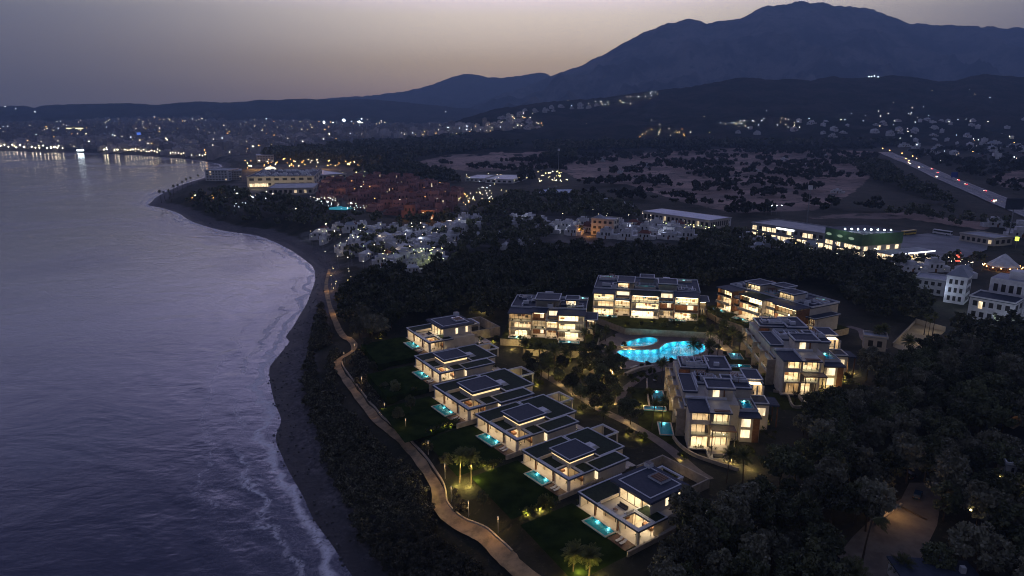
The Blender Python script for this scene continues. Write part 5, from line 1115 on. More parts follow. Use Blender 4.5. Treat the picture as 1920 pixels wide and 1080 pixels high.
# ---- masts and billboard
def mast(u, v, vtop, label, box=True):
    p = gp(u, v)[0]; h = px_h(v - vtop, np.hypot(*p[:2])); t = thing('floodlight_mast', label, 'mast', p); MB('greymetal').tube([(0, 0, -1), (0, 0, h)], [.45, .3], 'greymetal', 8).build('pole', t)
    mb = MB('white'); mb.box(-1.6, 1.6, -.8, .8, h - 2.2, h + 1.2, 'white'); mb.build('head', t)
mast(1047, 330, 282, 'tall mast with a pale box head at the edge of the brown fields'); mast(1512, 425, 357, 'tall grey mast standing behind the glazed showroom')
p = gp(1891, 446)[0]; h = px_h(60, np.hypot(*p[:2])); t = thing('billboard', 'dark billboard on a single pole under the motorway', 'billboard', p); MB('greymetal').tube([(0, 0, -1), (0, 0, h * .72)], .35, 'greymetal', 8).build('pole', t); MB('darkmetal').box(-6.4, 7, -.4, .4, h * .72, h, 'blackboard').build('panel', t)
p = gp(1903, 470)[0]; t = thing('street_lamp', 'yellow-green lamp on a tall pole near the round tent', 'street lamp', p); MB('greymetal').tube([(0, 0, 0), (0, 0, 7.2)], .12, 'greymetal', 5).build('pole', t); MB('ly').box(-.8, .8, -.8, .8, 7, 9.6, 'lgreen').build('lamp_head', t)
# ---- motorway with its cars
HW = strip_pts([(1660, 286), (1690, 299), (1722, 312), (1760, 329), (1800, 346), (1840, 363), (1880, 380), (1930, 400), (2000, 428)], k=10)
strip('motorway', HW, 27, .8, 'highway', 6)
for o_ in (-11.6, -.6, .6, 11.6, -6, 6): strip('lane_line', off(HW, o_), .35 if abs(o_) != 6 else .22, .95, 'line', 1)
wall_along('crash_barrier', off(HW, 0.02), .8, .3, 'greymetal', 'grey crash barrier along the middle of the motorway', 'barrier', sink=.1, dz=.9)
def car_proto(m, label, group, lights=None):
    t = thing('car', label, 'car', (0, 0, 0), 0, group); b = MB(m)
    b.frustum([(-2.15, -.88), (2.15, -.88), (2.15, .88), (-2.15, .88)], .32, [(-2.1, -.86), (2.05, -.86), (2.05, .86), (-2.1, .86)], .62, m); b.frustum([(-2.1, -.86), (2.05, -.86), (2.05, .86), (-2.1, .86)], .62, [(-2.0, -.8), (1.9, -.8), (1.9, .8), (-2.0, .8)], .92, m); b.frustum([(-1.75, -.74), (.35, -.74), (.35, .74), (-1.75, .74)], 1.38, [(-1.6, -.68), (.2, -.68), (.2, .68), (-1.6, .68)], 1.45, m); b.build('body', t)
    g = MB('darkmetal'); g.frustum([(-1.98, -.79), (1.15, -.79), (1.15, .79), (-1.98, .79)], .92, [(-1.72, -.73), (.33, -.73), (.33, .73), (-1.72, .73)], 1.38, 'carglass'); g.build('window', t)
    for x in (-1.35, 1.3):
        for y in (-.78, .78):
            wl = MB('tyre').tube([(x, y - .1, .33), (x, y + .1, .33)], .33, 'tyre', 12).build('wheel', t); MB('greymetal').tube([(x, y - .11, .33), (x, y + .11, .33)], .19, 'greymetal', 8).build('rim', wl)
    for y in (-.62, .62):
        h = MB('lw' if lights else 'glass'); h.box(2.05, 2.14, y - .2, y + .2, .55, .78, 'lw' if lights else 'glass'); 
        if lights: h.ball((2.4, y, .75), lights, 'lw')
        h.build('headlight', t); h = MB('lr'); h.box(-2.16, -2.08, y - .2, y + .2, .6, .82, 'lr' if lights else 'terracotta'); 
        if lights: h.ball((-2.4, y, .8), lights, 'lr')
        h.build('tail_light', t)
    return t
i0 = None; hz_ = lambda q: float(hz(q[0], q[1]))
for fr, lane, d in [(.30, 8, 1), (.36, 4, 1), (.46, 8, 1), (.52, 4, 1), (.60, 8, 1), (.86, 8, 1), (.875, 4, 1), (.20, -5, -1), (.235, -8, -1), (.28, -5, -1), (.40, -8, -1), (.745, -5, -1), (.76, -8.5, -1)]:
    k = int(fr * (len(HW) - 1)); a = HW[k]; tdir = HW[k + 1] - HW[k]; tdir /= np.hypot(*tdir); nr = np.array([-tdir[1], tdir[0]]); q = a - nr * lane * -1 * 1.0 if False else a + nr * lane
    away = tdir if tdir[1] > 0 else -tdir; ang = math.atan2(*(away if d > 0 else -away)[::-1]); loc = (q[0], q[1], hz_(q) + .85); lab = 'car driving away on the motorway with red tail lights' if d > 0 else 'car coming down the motorway with white headlights'; grp = 'cars driving away on the motorway' if d > 0 else 'cars coming towards us on the motorway'
    if i0 is None: i0 = car_proto('silverpaint', lab, grp, .34); i0.location = loc; i0.rotation_euler = (0, 0, ang)
    else: copy_thing(i0, lab, loc, ang, None, grp)
p = gp(1788, 338)[0]; t = thing('road_sign', 'blank blue road sign standing beside the motorway', 'road sign', p); MB('greymetal').box(-3, -2.7, 0, .3, 0, 4, 'greymetal').build('post', t); MB('greymetal').box(2.7, 3, 0, .3, 0, 4, 'greymetal').build('post', t); MB('sign_blue').box(-4.5, 4.5, -.2, 0, 4, 11, 'sign_blue').build('panel', t)
# ---- lane at the lower right: lamp glow, two parked cars, small house
flat('lane', [tuple(q) for q in P([1500, 1600, 1648, 1690, 1705, 1770, 1757, 1740, 1760], [1130, 1005, 960, 935, 905, 905, 985, 1020, 1130], 9.03)], 9.034, 'lanemat')
def flat_wall(px, h, w_, m, label, cat): wall_along('low_wall', np.array(P([q[0] for q in px], [q[1] for q in px], 9.0)), h, w_, m, label, cat)
flat_wall([(1690, 948), (1640, 985)], .7, .5, 'stone', 'pale low wall edging the lamplit lane', 'low wall'); flat_wall([(1690, 952), (1738, 976)], .35, .3, 'bark', 'dark kerb wall crossing the top of the lane', 'low wall')
p = P(1676, 962, 9.0); t = thing('street_lamp', 'street lamp lighting the sandy lane at the lower right', 'street lamp', (p[0] + 1, p[1] + 2.5, 9.0)); MB('darkmetal').tube([(0, 0, 0), (0, 0, 4.6), (-.6, -.6, 4.8)], .06, 'darkmetal', 6).build('pole', t); MB('lw').box(-.8, -.4, -.8, -.4, 4.7, 4.78, 'darkmetal').build('lamp_head', t)
lamp((p[0] - .4, p[1] - 1.2, 12.6), 480, (1, .58, .22), .15)
for u, v, m, lab, rz in [(1720, 932, 'bluepaint', 'dark blue car parked at the top of the lane', .9), (1562, 1058, 'blackpaint', 'black car parked in the shade at the foot of the lane', .5), (1700, 893, 'blackpaint', 'dark car half hidden by the wood at the top of the lane', 2.0)]:
    c = car_proto(m, lab, None); q = P(u, v, 9.0); c.location = (q[0], q[1], 9.05); c.rotation_euler = (0, 0, rz)
b2 = span(1692, 1118, 1842, 1128); t = thing('house', 'small white-gabled house with a dark flat roof at the bottom edge', 'house', (b2[0][0], b2[0][1], 9.0), b2[1])
MB('white').box(0, b2[2], 0, 7, -1, 3.4, 'white').build('wall', t); mb = MB('roofdark'); mb.box(-.4, b2[2] + .4, -.5, 7.4, 3.4, 3.7, 'roofdark'); r_ = mb.build('roof', t); MB('white').box(b2[2] * .8, b2[2] * .8 + .9, 3, 3.9, 3.7, 5.0, 'white').build('chimney', r_); winrow(t, 1, b2[2] - 1, 4, 1, 2.3, k='darkmetal')
lamp((b2[0][0] + 14, b2[0][1] + 8, 10.5), 25, (1, .55, .2), .2)
b2 = span(1882, 905, 1925, 912); simple_building('house', 'dim white house among trees at the right edge', 'house', (( *b2[0][:2], 9.0), *b2[1:]), 9, 5, 'white', 'greyroof', 2, 0, 3)
for u, v in ((1864, 946), (1886, 968), (1896, 970), (1915, 992), (1810, 1012)):
    q = P(u, v, 9.0); t = thing('garden_lamp', 'small yellow garden lamp glowing among the dark trees at the lower right', 'garden lamp', (q[0], q[1], 9.0), 0, 'garden lamps at the lower right'); MB('darkmetal').tube([(0, 0, 0), (0, 0, 7.2)], .05, 'darkmetal', 5).build('post', t); MB('ly').ball((0, 0, 7.4), .22, 'ly').build('globe', t); lamp((q[0], q[1] - .5, 16.6), 12, (1, .7, .25), .1)
q = gp([1880, 1925, 1960, 1900], [795, 765, 770, 805]); flat('side_lane', [tuple(x[:2]) for x in q], 9.04, 'pathmat'); lamp((*gp(1912, 782)[0][:2], 13), 60, (1, .62, .3), .2)
# ---- lamps of the coastal path
nn = len(PATH); LP = off(PATH, -2.9)
pl0 = None
for i, k in enumerate([14, 22, 30, 38, 46, 54, 62, 72, 84, 94, 104, 114, 122, 130]):
    if k >= nn: break
    q = LP[k]; z = hz_(q); lab = ['tall lamp post by the coastal path, the one nearest the camera', 'lamp post beside the lit bend of the coastal path'][i > 0]
    if pl0 is None:
        pl0 = thing('path_lamp', lab, 'lamp post', (q[0], q[1], z), 0, 'lamp posts along the coastal path'); MB('greymetal').tube([(0, 0, -.3), (0, 0, 4.2)], [.09, .06], 'greymetal', 6).build('pole', pl0); h = MB('greymetal'); h.tube([(0, 0, 4.2), (0, 0, 4.35)], .16, 'greymetal', 8); h.tube([(0, 0, 3.5), (0, 0, 4.2)], .1, 'lampglass', 8); h.build('lamp_head', pl0)
    else: copy_thing(pl0, lab if i == 0 else 'slim lamp post standing beside the coastal path', (q[0], q[1], z), 0)
    lamp((q[0] - .7, q[1] - .3, z + 3.3), [420, 260, 170, 240, 120, 90, 80, 110, 130, 260, 330, 380, 420, 420][i], (1, .60, .24), .12)
# ---- the town across the bay
TOWN = [(-80, 277), (0, 278), (150, 282), (330, 292), (400, 299), (440, 292), (500, 286), (560, 271), (640, 262), (760, 258), (900, 250), (1000, 242), (960, 232), (820, 238), (700, 234), (560, 228), (420, 224), (250, 222), (100, 232), (-80, 238)]
tp = scat(TOWN, 42, 51, None, .8); tp = tp[np.argsort(np.hypot(tp[:, 0], tp[:, 1]))]
tp = np.array([p for p in tp if p[1] > 1250])
sb_v = []; sb_w = MB('townwhite')
for i, p in enumerate(tp):
    r_ = math.hypot(p[0], p[1]); w_, d_, h = random.uniform(14, 34), random.uniform(12, 22), random.choice([7, 9, 11, 13, 16, 20, 26]) * (1.0 if r_ < 3000 else .8); rz = random.choice([0, .5, -.4, 1.0])
    mb = MB('townwhite') if i < 290 else sb_w; c, s_ = math.cos(rz), math.sin(rz); ox, oy, oz = (0, 0, 0) if i < 290 else p
    pl = lambda x0, x1, y0, y1: [(ox + x * c - y * s_, oy + x * s_ + y * c) for x, y in ((x0, y0), (x1, y0), (x1, y1), (x0, y1))]
    mb.prism(pl(-w_ / 2, w_ / 2, -d_ / 2, d_ / 2), oz - 6, oz + h, 'townwhite', 'greyroof'); mb.prism(pl(-w_ * .2, w_ * .2, -d_ * .2, d_ * .3), oz + h, oz + h + 3, 'townwhite'); mb.prism(pl(w_ / 2, w_ / 2 + 9, -d_ / 2 + 2, d_ / 2), oz - 6, oz + h * .6, 'townwhite', 'terracotta')
    for q in range(random.choice([0, 1, 1, 2, 3])):
        a = random.uniform(-w_ / 2, w_ / 2 - 3); zz = oz + random.uniform(1, max(1.5, h - 3)); k_ = random.choices(['lw', 'winsoft', 'lo', 'lc'], [2, 5, 1, .5])[0]
        mb.prism(pl(a, a + random.uniform(1, 2.6), -d_ / 2 - .3, -d_ / 2 + .1), zz, zz + 1.2, k_)
    if i < 290: tag(mb.build('town_building', None, tuple(p)), 'pale block of the town across the bay', 'building', 'blocks of the town across the bay')
struct('far_town', sb_w.mesh('far_town'), 'stuff')
b2 = span(258, 262, 279, 262); t = simple_building('tower_block', 'tower block across the bay with one blue-lit side', 'tower block', b2, 30, px_h(12, b2[3]), 'townwhite', 'greyroof', 5, .1, 5); MB('sblue').box(0, b2[2] * .35, -.6, -.2, 2, px_h(11.5, b2[3]), 'sblue').build('lit_panel', t)
b2 = span(124, 243, 158, 243); t = simple_building('stadium', 'long building across the bay with a bright yellow lit front', 'building', b2, 40, px_h(5, b2[3]), 'townwhite', 'greyroof', 1, 0, 5); MB('ly').box(1, b2[2] - 1, -1, -.5, 1, px_h(2.6, b2[3]), 'win2').build('lit_front', t)
b2 = span(145, 282.5, 158, 283); t = simple_building('beach_pavilion', 'brilliant white-lit beach pavilion on the far shore', 'pavilion', b2, 15, px_h(2.2, b2[3]), 'townwhite', 'greyroof', 1, 0, 2); MB('lc').box(0, b2[2], -1, -.5, .5, px_h(2.2, b2[3]), 'lc').build('lit_front', t)
# hill houses: white estate on the dark hills and scattered farms
for p in scat([(905, 244), (1010, 242), (1020, 232), (975, 222), (1060, 207), (1120, 203), (1120, 196), (1060, 198), (975, 208), (905, 232)], 34, 61, 85, .5):
    s_ = random.uniform(1.0, 1.8); put_house(p, s_, 0, 'white house of the hillside estate on the dark hills', 'white houses of the hillside estate', random.uniform(-.3, .3))
for p in scat([(1330, 240), (1500, 228), (1920, 225), (1920, 300), (1760, 300), (1600, 262), (1400, 256)], 58, 62, 70, .6): put_house(p, random.uniform(1.0, 1.8), random.choice([1, 3, 0, 2]), 'white country house at the foot of the dark hills', 'country houses at the foot of the hills')
for p in scat([(1120, 300), (1640, 290), (1640, 380), (1200, 360)], 120, 63, 14, .5): put_house(p, random.uniform(.9, 1.3), 3, 'lone farm building among the brown fields', 'farm buildings in the brown fields')
# ---- lamps: nearest as things, the rest one mass
LAMPS = []
def lamps_px(pts, k, r=1.0, hgt=6): LAMPS.extend((gp(u, v)[0], k, r, hgt) for u, v in pts)
def lamps_in(poly, n, ks, r=1.0, seed=0, hgt=6, wts=None):
    rg = random.Random(seed); us = [p[0] for p in poly]; vs = [p[1] for p in poly]; c = 0; g_ = 0; pts = []
    while c < n and g_ < 6000:
        g_ += 1; u, v = rg.uniform(min(us), max(us)), rg.uniform(min(vs), max(vs))
        if inpoly(np.array([u]), np.array([v]), poly)[0]: pts.append((u, v)); c += 1
    hit = gp([p[0] for p in pts], [p[1] for p in pts])
    LAMPS.extend((h, rg.choices(ks, wts or [1] * len(ks))[0], r * rg.uniform(.45, 1.15), hgt) for h in hit)
coastv = lambda u: np.interp(u, [0, 70, 146, 250, 333, 400], [282, 284, 286, 290, 296, 303])
lamps_px([(u, coastv(u) - random.choice([3.2, 4.5, 6, 7])) for u in np.linspace(2, 118, 17)], 'lw', .95); lamps_px([(u, coastv(u) - random.uniform(3, 7)) for u in np.linspace(185, 400, 44)], 'lw', .7); lamps_px([(u, coastv(u) - 4) for u in (196, 201, 206, 212, 222, 228, 102, 108)], 'lw', 1.0)
lamps_in(TOWN, 340, ['lw', 'lw', 'lc', 'lo', 'lo', 'ly'], .45, 71); lamps_in([(225, 236), (270, 226), (330, 236), (330, 244), (230, 244)], 42, ['lo', 'lo', 'lw'], .75, 72); lamps_in([(560, 236), (680, 228), (690, 222), (760, 240), (620, 242)], 40, ['lc', 'lw'], .6, 73); lamps_in([(400, 236), (480, 226), (560, 230), (480, 238)], 14, ['lc', 'lw'], .5, 74)
lamps_px([(608, 236), (625, 238), (674, 235)], 'lc', 2.6, 18); lamps_px([(645, 232)], 'lc', 3.6, 20); lamps_px([(678, 227), (500, 227), (840, 245), (875, 250)], 'lc', 1.0, 12)
lamps_in([(460, 306), (620, 304), (700, 318), (700, 326), (600, 322), (458, 326)], 62, ['lo', 'lo', 'lo', 'lw', 'ly'], .85, 75, 9); lamps_in([(620, 330), (700, 324), (735, 332), (700, 338), (640, 340)], 34, ['ly', 'lg', 'lw'], .8, 76, 4); lamps_in([(440, 360), (510, 372), (505, 380), (440, 375)], 26, ['lw', 'lc'], .7, 77, 4); lamps_in([(345, 372), (430, 366), (430, 378), (350, 382)], 8, ['lo', 'lw'], .9, 78, 4); lamps_px([(383, 372), (390, 374), (398, 372), (405, 373), (414, 372)], 'lo', 1.1, 3)
lamps_px([(500, 366), (512, 370), (519, 374), (526, 371), (534, 376), (542, 379), (550, 382), (556, 386), (559, 390), (560, 394), (555, 399), (549, 402), (541, 406), (503, 374)], 'lw', .8, 4); lamps_in([(575, 372), (640, 380), (700, 396), (660, 402), (590, 392)], 62, ['lc', 'lw', 'lc'], .55, 79, 4); lamps_in([(440, 385), (500, 385), (480, 402), (440, 400)], 9, ['lc'], .6, 80, 4)
lamps_in([(600, 350), (860, 350), (870, 395), (700, 395)], 22, ['lw', 'lo'], .65, 81, 10); lamps_in([(850, 372), (920, 366), (925, 388), (870, 398)], 30, ['ly', 'lo', 'lw'], .8, 82, 5); lamps_in([(890, 345), (970, 350), (980, 390), (900, 380)], 26, ['lw', 'lc', 'ly'], .6, 83, 5); lamps_in([(1008, 328), (1062, 326), (1066, 350), (1010, 350)], 34, ['ly', 'lw'], .75, 84, 7); lamps_in([(845, 326), (1000, 340), (960, 350), (860, 345)], 12, ['lw', 'ly'], .6, 85, 7)
lamps_in([(560, 440), (870, 425), (850, 490), (700, 522), (620, 505)], 64, ['ly', 'lw', 'lg', 'lw'], .7, 86, 8); lamps_in([(775, 488), (830, 480), (832, 512), (790, 512)], 22, ['lg', 'ly', 'ly'], .95, 87, 7); lamps_in([(612, 510), (640, 500), (720, 560), (640, 590), (616, 560)], 16, ['lw', 'ly'], .5, 88, 3); lamps_in([(850, 500), (940, 490), (900, 560)], 4, ['lw', 'lo'], .6, 89, 4)
lamps_in([(1060, 395), (1300, 412), (1290, 440), (1040, 430)], 34, ['ly', 'lw', 'lw'], .55, 90, 5); lamps_in([(1240, 425), (1340, 432), (1330, 442), (1250, 440)], 18, ['ly', 'lg'], .75, 91, 4); lamps_px([(1436, 404), (1446, 404), (1455, 404), (1464, 404)], 'lc', .9, 9); lamps_in([(1420, 455), (1560, 470), (1640, 490), (1560, 495), (1430, 470)], 22, ['lw', 'ly'], .55, 92, 4); lamps_in([(1640, 485), (1820, 490), (1900, 505), (1760, 520), (1650, 505)], 24, ['lw', 'lw', 'ly'], .55, 93, 4)
lamps_px([(1654, 287), (1667, 291), (1690, 297), (1710, 303), (1717, 308), (1697, 308), (1703, 312)], 'lo', .8, 10); lamps_in([(1640, 262), (1920, 250), (1920, 310), (1760, 310)], 26, ['lw', 'lc', 'lo'], .55, 94, 6); lamps_in([(1230, 245), (1330, 248), (1330, 262), (1180, 262)], 22, ['lo', 'lw'], .55, 95, 8); lamps_in([(1340, 225), (1520, 225), (1500, 245), (1360, 245)], 32, ['lc', 'lw'], .6, 96, 5); lamps_in([(1500, 222), (1680, 208), (1900, 230), (1700, 250)], 26, ['lc', 'lw'], .5, 97, 5)
lamps_in([(900, 242), (1020, 240), (1010, 212), (960, 215)], 40, ['lw', 'lw', 'lo'], .6, 98, 5); lamps_in([(1030, 205), (1150, 200), (1280, 168), (1240, 172), (1120, 192)], 24, ['lc', 'lw'], .55, 99, 5); lamps_px([(1629, 148), (1634, 148), (1639, 147), (1646, 148)], 'lc', .7, 8); lamps_in([(1060, 190), (1900, 160), (1900, 230), (1100, 240)], 18, ['lc', 'lw'], .4, 100, 5)
lamps_px([(10, 202), (30, 206), (66, 212), (838, 200), (836, 212), (868, 248)], 'lc', .6, 8)
for u, v, pw, cl in [(580, 445, 500, 0), (620, 440, 400, 1), (650, 450, 500, 0), (690, 435, 400, 0), (720, 455, 600, 1), (760, 440, 500, 0), (790, 460, 500, 0), (740, 480, 500, 1), (820, 440, 500, 0), (640, 480, 350, 1), (880, 430, 900, 0), (985, 418, 900, 0), (1060, 436, 700, 0), (1180, 440, 800, 0), (1240, 442, 800, 0), (845, 425, 500, 1), (805, 497, 500, 2), (790, 500, 300, 2)]:
    p = gp(u, v)[0]; lamp((p[0], p[1] - 6, p[2] + 7), pw * .9, [(.72, .80, 1), (1, .78, .5), (.85, 1, .25)][cl], .3)
for u, v in ((640, 375), (700, 362), (760, 372), (820, 385), (730, 395)): p = gp(u, v)[0]; lamp((p[0], p[1], p[2] + 15), 700, (1, .62, .36), .6)  # added fill lights above the roofs to bring out the red houses
lamps_in([(1380, 448), (1560, 478), (1650, 498), (1500, 502)], 20, ['lw', 'ly', 'lw'], .6, 101, 10)
for u, v, pw in [(1830, 622, 260), (1870, 628, 260), (1905, 618, 260), (1890, 575, 200), (1780, 575, 120), (1735, 560, 120)]:  # added cool fill lights, no fixtures, to brighten the white buildings
    p = gp(u, v)[0]; lamp((p[0] + 1, p[1] - 8, p[2] + 7), pw * 7, (.66, .78, 1), .4)
LAMPS.sort(key=lambda l: np.hypot(l[0][0], l[0][1])); LPROT = {}; rest_ = {}
big = MB('lw')
for i, (p, k, r, hgt) in enumerate(LAMPS):
    dist = float(np.hypot(p[0], p[1])); rr = max(.16, .00055 * dist) * r
    if i < 290:
        if k not in LPROT: m_ = MB(k); m_.ball((0, 0, 0), 1, k, 8, 6); LPROT[k] = (m_.mesh('lamp_globe'), MB('greymetal').tube([(0, 0, 0), (0, 0, 1)], .012, 'greymetal', 4).mesh('lamp_pole'))
        far_ = ['among the white village houses', 'near the mall and the point across the bay'][dist > 900]
        t = thing('street_lamp', {'lw': 'warm white lamp ', 'lo': 'orange lamp ', 'lc': 'cool white lamp ', 'ly': 'yellow lamp ', 'lg': 'greenish lamp '}[k] + far_, 'street lamp', tuple(p), 0, {'lw': 'warm white', 'lo': 'orange', 'lc': 'cool white', 'ly': 'yellow', 'lg': 'greenish'}[k] + ' lamps ' + far_)
        link('pole', LPROT[k][1], t, None, None, (6, 6, hgt)); link('globe', LPROT[k][0], t, (0, 0, hgt + rr * .8), None, rr)
    else: big.ball((p[0], p[1], p[2] + hgt), rr, k, 6, 4)
struct('town_lights', big.mesh('town_lights'), 'stuff')
# ------------------------------------------------------------------ vegetation
def trunk_mesh(name, h, r, limbs, lean=.2):
    mb = MB('bark'); top = (random.uniform(-lean, lean), random.uniform(-lean, lean), h)
    mb.tube([(0, 0, -.4), (top[0] * .4, top[1] * .4, h * .5), top], [r, r * .75, r * .5], 'bark', 6)
    for c in limbs: mb.tube([(top[0] * .7, top[1] * .7, h * .72), tuple((np.array(top) + np.array(c)) / 2 + (0, 0, .1)), tuple(c)], [r * .42, r * .28, r * .1], 'bark', 4)
    return mb.mesh(name)
TREES = {}
def add_kind(key, nc, rx, rz, zc, cr, per, leaf, m, h, r, flat_=1.0):
    c, L = clumps(nc, rx, rz, zc, cr, per, flat_)
    TREES[key] = (quadmesh('crown', leafquads(L, leaf), m), trunk_mesh('trunk', h, r, c[:: max(1, nc // 6)][:6]), L, leaf, m)
add_kind('broad0', 48, 3.5, 3.0, 5.2, 1.05, 56, .42, 'leaf', 3.6, .22)
add_kind('broad1', 40, 2.8, 3.3, 5.6, .95, 56, .40, 'leaf', 3.8, .2)
add_kind('broad2', 54, 4.2, 2.7, 5.4, 1.1, 56, .44, 'leafg', 3.6, .26)
add_kind('grey0', 44, 2.9, 4.0, 6.6, .95, 54, .40, 'leafg', 4.6, .22)
add_kind('dark0', 42, 3.1, 3.2, 5.2, 1.0, 58, .40, 'leaf2', 3.4, .22)
add_kind('pine0', 26, 4.6, 1.1, 8.4, 1.25, 90, .44, 'leaf2', 7.6, .3, .6)
add_kind('pine1', 18, 3.6, 1.3, 7.2, 1.2, 90, .44, 'leaf2', 6.6, .26, .7)
def cyp():
    z = rng.random(1500); rr = .95 * np.sin(np.clip(z, .03, 1) ** .6 * math.pi) ** .7 * np.sqrt(rng.random(1500)); a = rng.random(1500) * 6.283
    L = np.stack([rr * np.cos(a), rr * np.sin(a), .6 + z * 8.5], -1)
    TREES['cypress'] = (quadmesh('crown', leafquads(L, .4, 1.2), 'leaf2'), trunk_mesh('trunk', 3, .16, []), L, .4, 'leaf2')
cyp()
# palms: every frond an arched rib with two rows of leaflets
def palm_mesh(nf, length, droop, wind=None, seed=0):
    rg = random.Random(seed); V = []
    for f in range(nf):
        az = 2 * math.pi * (f * .382) ; el = R(78 - 105 * (f / nf) ** 1.1 + rg.uniform(-8, 8)); L = length * rg.uniform(.85, 1.1)
        p = np.array([0, 0, 0.]); d = np.array([math.cos(az) * math.cos(el), math.sin(az) * math.cos(el), math.sin(el)])
        if wind is not None: d = d * .55 + np.array(wind) * .8
        st = 11
        for k in range(st):
            d = d + np.array([0, 0, -droop * (k + 2) / st * .16]); 
            if wind is not None: d = d + np.array(wind) * .05
            d /= np.linalg.norm(d); q = p + d * L / st
            sd = np.cross(d, (0, 0, 1)); sd /= np.linalg.norm(sd) + 1e-9; up = np.cross(sd, d)
            w_ = .62 * length / 3 * math.sin(math.pi * min(1, (k + 1.2) / (st + 1))) ** .7
            for s in (-1, 1):
                t = p + sd * s * w_ * .92 + d * w_ * .55 - up * w_ * .45
                V += [p, p + d * L / st * .55, t + d * .12, t]
            V += [p - sd * .03, p + sd * .03, q + sd * .03, q - sd * .03]
            p = q
    return np.array(V)
PALMS = {}
def add_palm(key, h, nf, length, droop, lean=(0, 0), wind=None, seed=0):
    top = (lean[0], lean[1], h); mb = MB('bark')
    mb.tube([(0, 0, -.4), (lean[0] * .25, lean[1] * .25, h * .4), (lean[0] * .65, lean[1] * .65, h * .75), top], [.24, .17, .15, .19], 'bark', 7)
    V = palm_mesh(nf, length, droop, wind, seed) + np.array(top)
    PALMS[key] = (quadmesh('crown', V, 'palm'), mb.mesh('trunk'))
add_palm('tall', 8.6, 42, 3.1, .95, (.5, .2), seed=1); add_palm('mid', 6.2, 46, 3.0, .9, (-.3, .2), seed=2); add_palm('low', 2.6, 40, 2.9, 1.0, seed=3)
add_palm('slim', 10.5, 32, 2.3, 1.1, (.7, -.2), seed=4); add_palm('bent', 9.0, 16, 3.6, 1.5, (1.0, .3), (1, -.12, -.05), seed=5)
def plant(proto, name, label, cat, x, y, z, s, rz, group):
    t = thing(name, label, cat, (x, y, z), rz, group, s); link('trunk', proto[1], t); link('crown', proto[0], t); return t
def scatter(poly, sp, excl=(), dmin=16, seed=1):
    """jittered points on the ground whose place in the photo falls inside poly"""
    rg = np.random.default_rng(seed); q = gp([p[0] for p in poly], np.maximum([p[1] for p in poly], 226)); x0, y0 = q[:, :2].min(0) - 5; x1, y1 = q[:, :2].max(0) + 5
    X, Y = np.meshgrid(np.arange(x0, x1, sp), np.arange(y0, y1, sp)); X = X.ravel() + rg.uniform(-.45, .45, X.size) * sp; Y = Y.ravel() + rg.uniform(-.45, .45, Y.size) * sp
    k = Y > 30; X, Y = X[k], Y[k]
    u, v = proj(X, Y, 9.0 + np.maximum(np.hypot(X, Y) - 520, 0) * .012); k = inpoly(u, v, [(a - 40 * 0, b) for a, b in poly]) | False
    X, Y = X[k], Y[k]
    if len(X) == 0: return np.zeros((0, 3))
    d = shore(X, Y); Z = base_z(X, Y, d); k = d > dmin; X, Y, Z = X[k], Y[k], Z[k]
    u, v = proj(X, Y, Z); k = inpoly(u, v, poly)
    for e in excl: k &= ~inpoly(u, v, e)
    return np.stack([X[k], Y[k], Z[k]], -1)
LANE = [(1535, 1160), (1600, 1025), (1660, 950), (1700, 915), (1765, 920), (1755, 1020), (1735, 1160)]
HOUSE_S = [(1660, 1190), (1680, 1085), (1860, 1085), (1870, 1190)]
VW = [(1872, 905), (1872, 830), (1960, 830), (1960, 905)]
WOOD_R = [(1180, 1300), (1222, 1085), (1300, 1010), (1372, 960), (1425, 905), (1458, 850), (1490, 805), (1555, 778), (1600, 735), (1640, 700), (1700, 690), (1790, 640), (1860, 625), (2060, 640), (2350, 800), (2350, 1500), (1180, 1500)]
WOOD_N = [(628, 560), (640, 532), (700, 530), (800, 522), (870, 500), (1010, 478), (1200, 482), (1330, 480), (1420, 492), (1560, 500), (1650, 515), (1720, 560), (1755, 595), (1690, 612), (1600, 585), (1575, 555), (1500, 535), (1345, 535), (1318, 560), (1300, 545), (1110, 548), (1090, 555), (960, 590), (930, 610), (880, 592), (770, 608), (690, 650), (668, 640), (640, 600)]
MID_G = [(905, 600), (950, 640), (1000, 690), (1080, 672), (1150, 668), (1165, 700), (1160, 770), (1190, 790), (1215, 800), (1160, 812), (1090, 775), (1030, 735), (1000, 712), (930, 680), (890, 640)]
wr = scatter(WOOD_R, 6.0, [LANE, HOUSE_S, VW], seed=3); wn = scatter(WOOD_N, 6.6, seed=4)
bp_ = [(o[0], o[1], R(d), s) for o, d, s, two, _, _ in VIL]
def clear_of(p, frames):
    ok = np.ones(len(p), bool)
    for (ox, oy, rz, x0, x1, y0, y1) in frames:
        c, q = math.cos(rz), math.sin(rz); dx, dy = p[:, 0] - ox, p[:, 1] - oy; lx = dx * c + dy * q; ly = -dx * q + dy * c
        ok &= ~((lx > x0) & (lx < x1) & (ly > y0) & (ly < y1))
    return p[ok]
FR = [(o[0], o[1], R(d), -3 * s, 23 * s, -19 * s, 32 * s) for o, d, s, two, _, _ in VIL]
FR += [(*A_[0][:2], A_[1], -5, 39, -17, 28), (*B_[0][:2], B_[1], -5, 54, -22, 36), (*C_[0][:2], C_[1], -6, 52, -13, 28), (*E_[0][:2], E_[1], -15, 29.5, -9, 52), (*D_[0][:2], D_[1], -15, 31.5, -9, 50)]
wr = clear_of(wr, FR); wn = clear_of(wn, FR); mg = clear_of(scatter(MID_G, 5.2, seed=5), FR)
allw = [(p, 'R') for p in wr] + [(p, 'N') for p in wn] + [(p, 'M') for p in mg]
def vis(p):
    u, v = proj(p[0], p[1], p[2] + 4); return -60 < u < 1980 and v < 1150
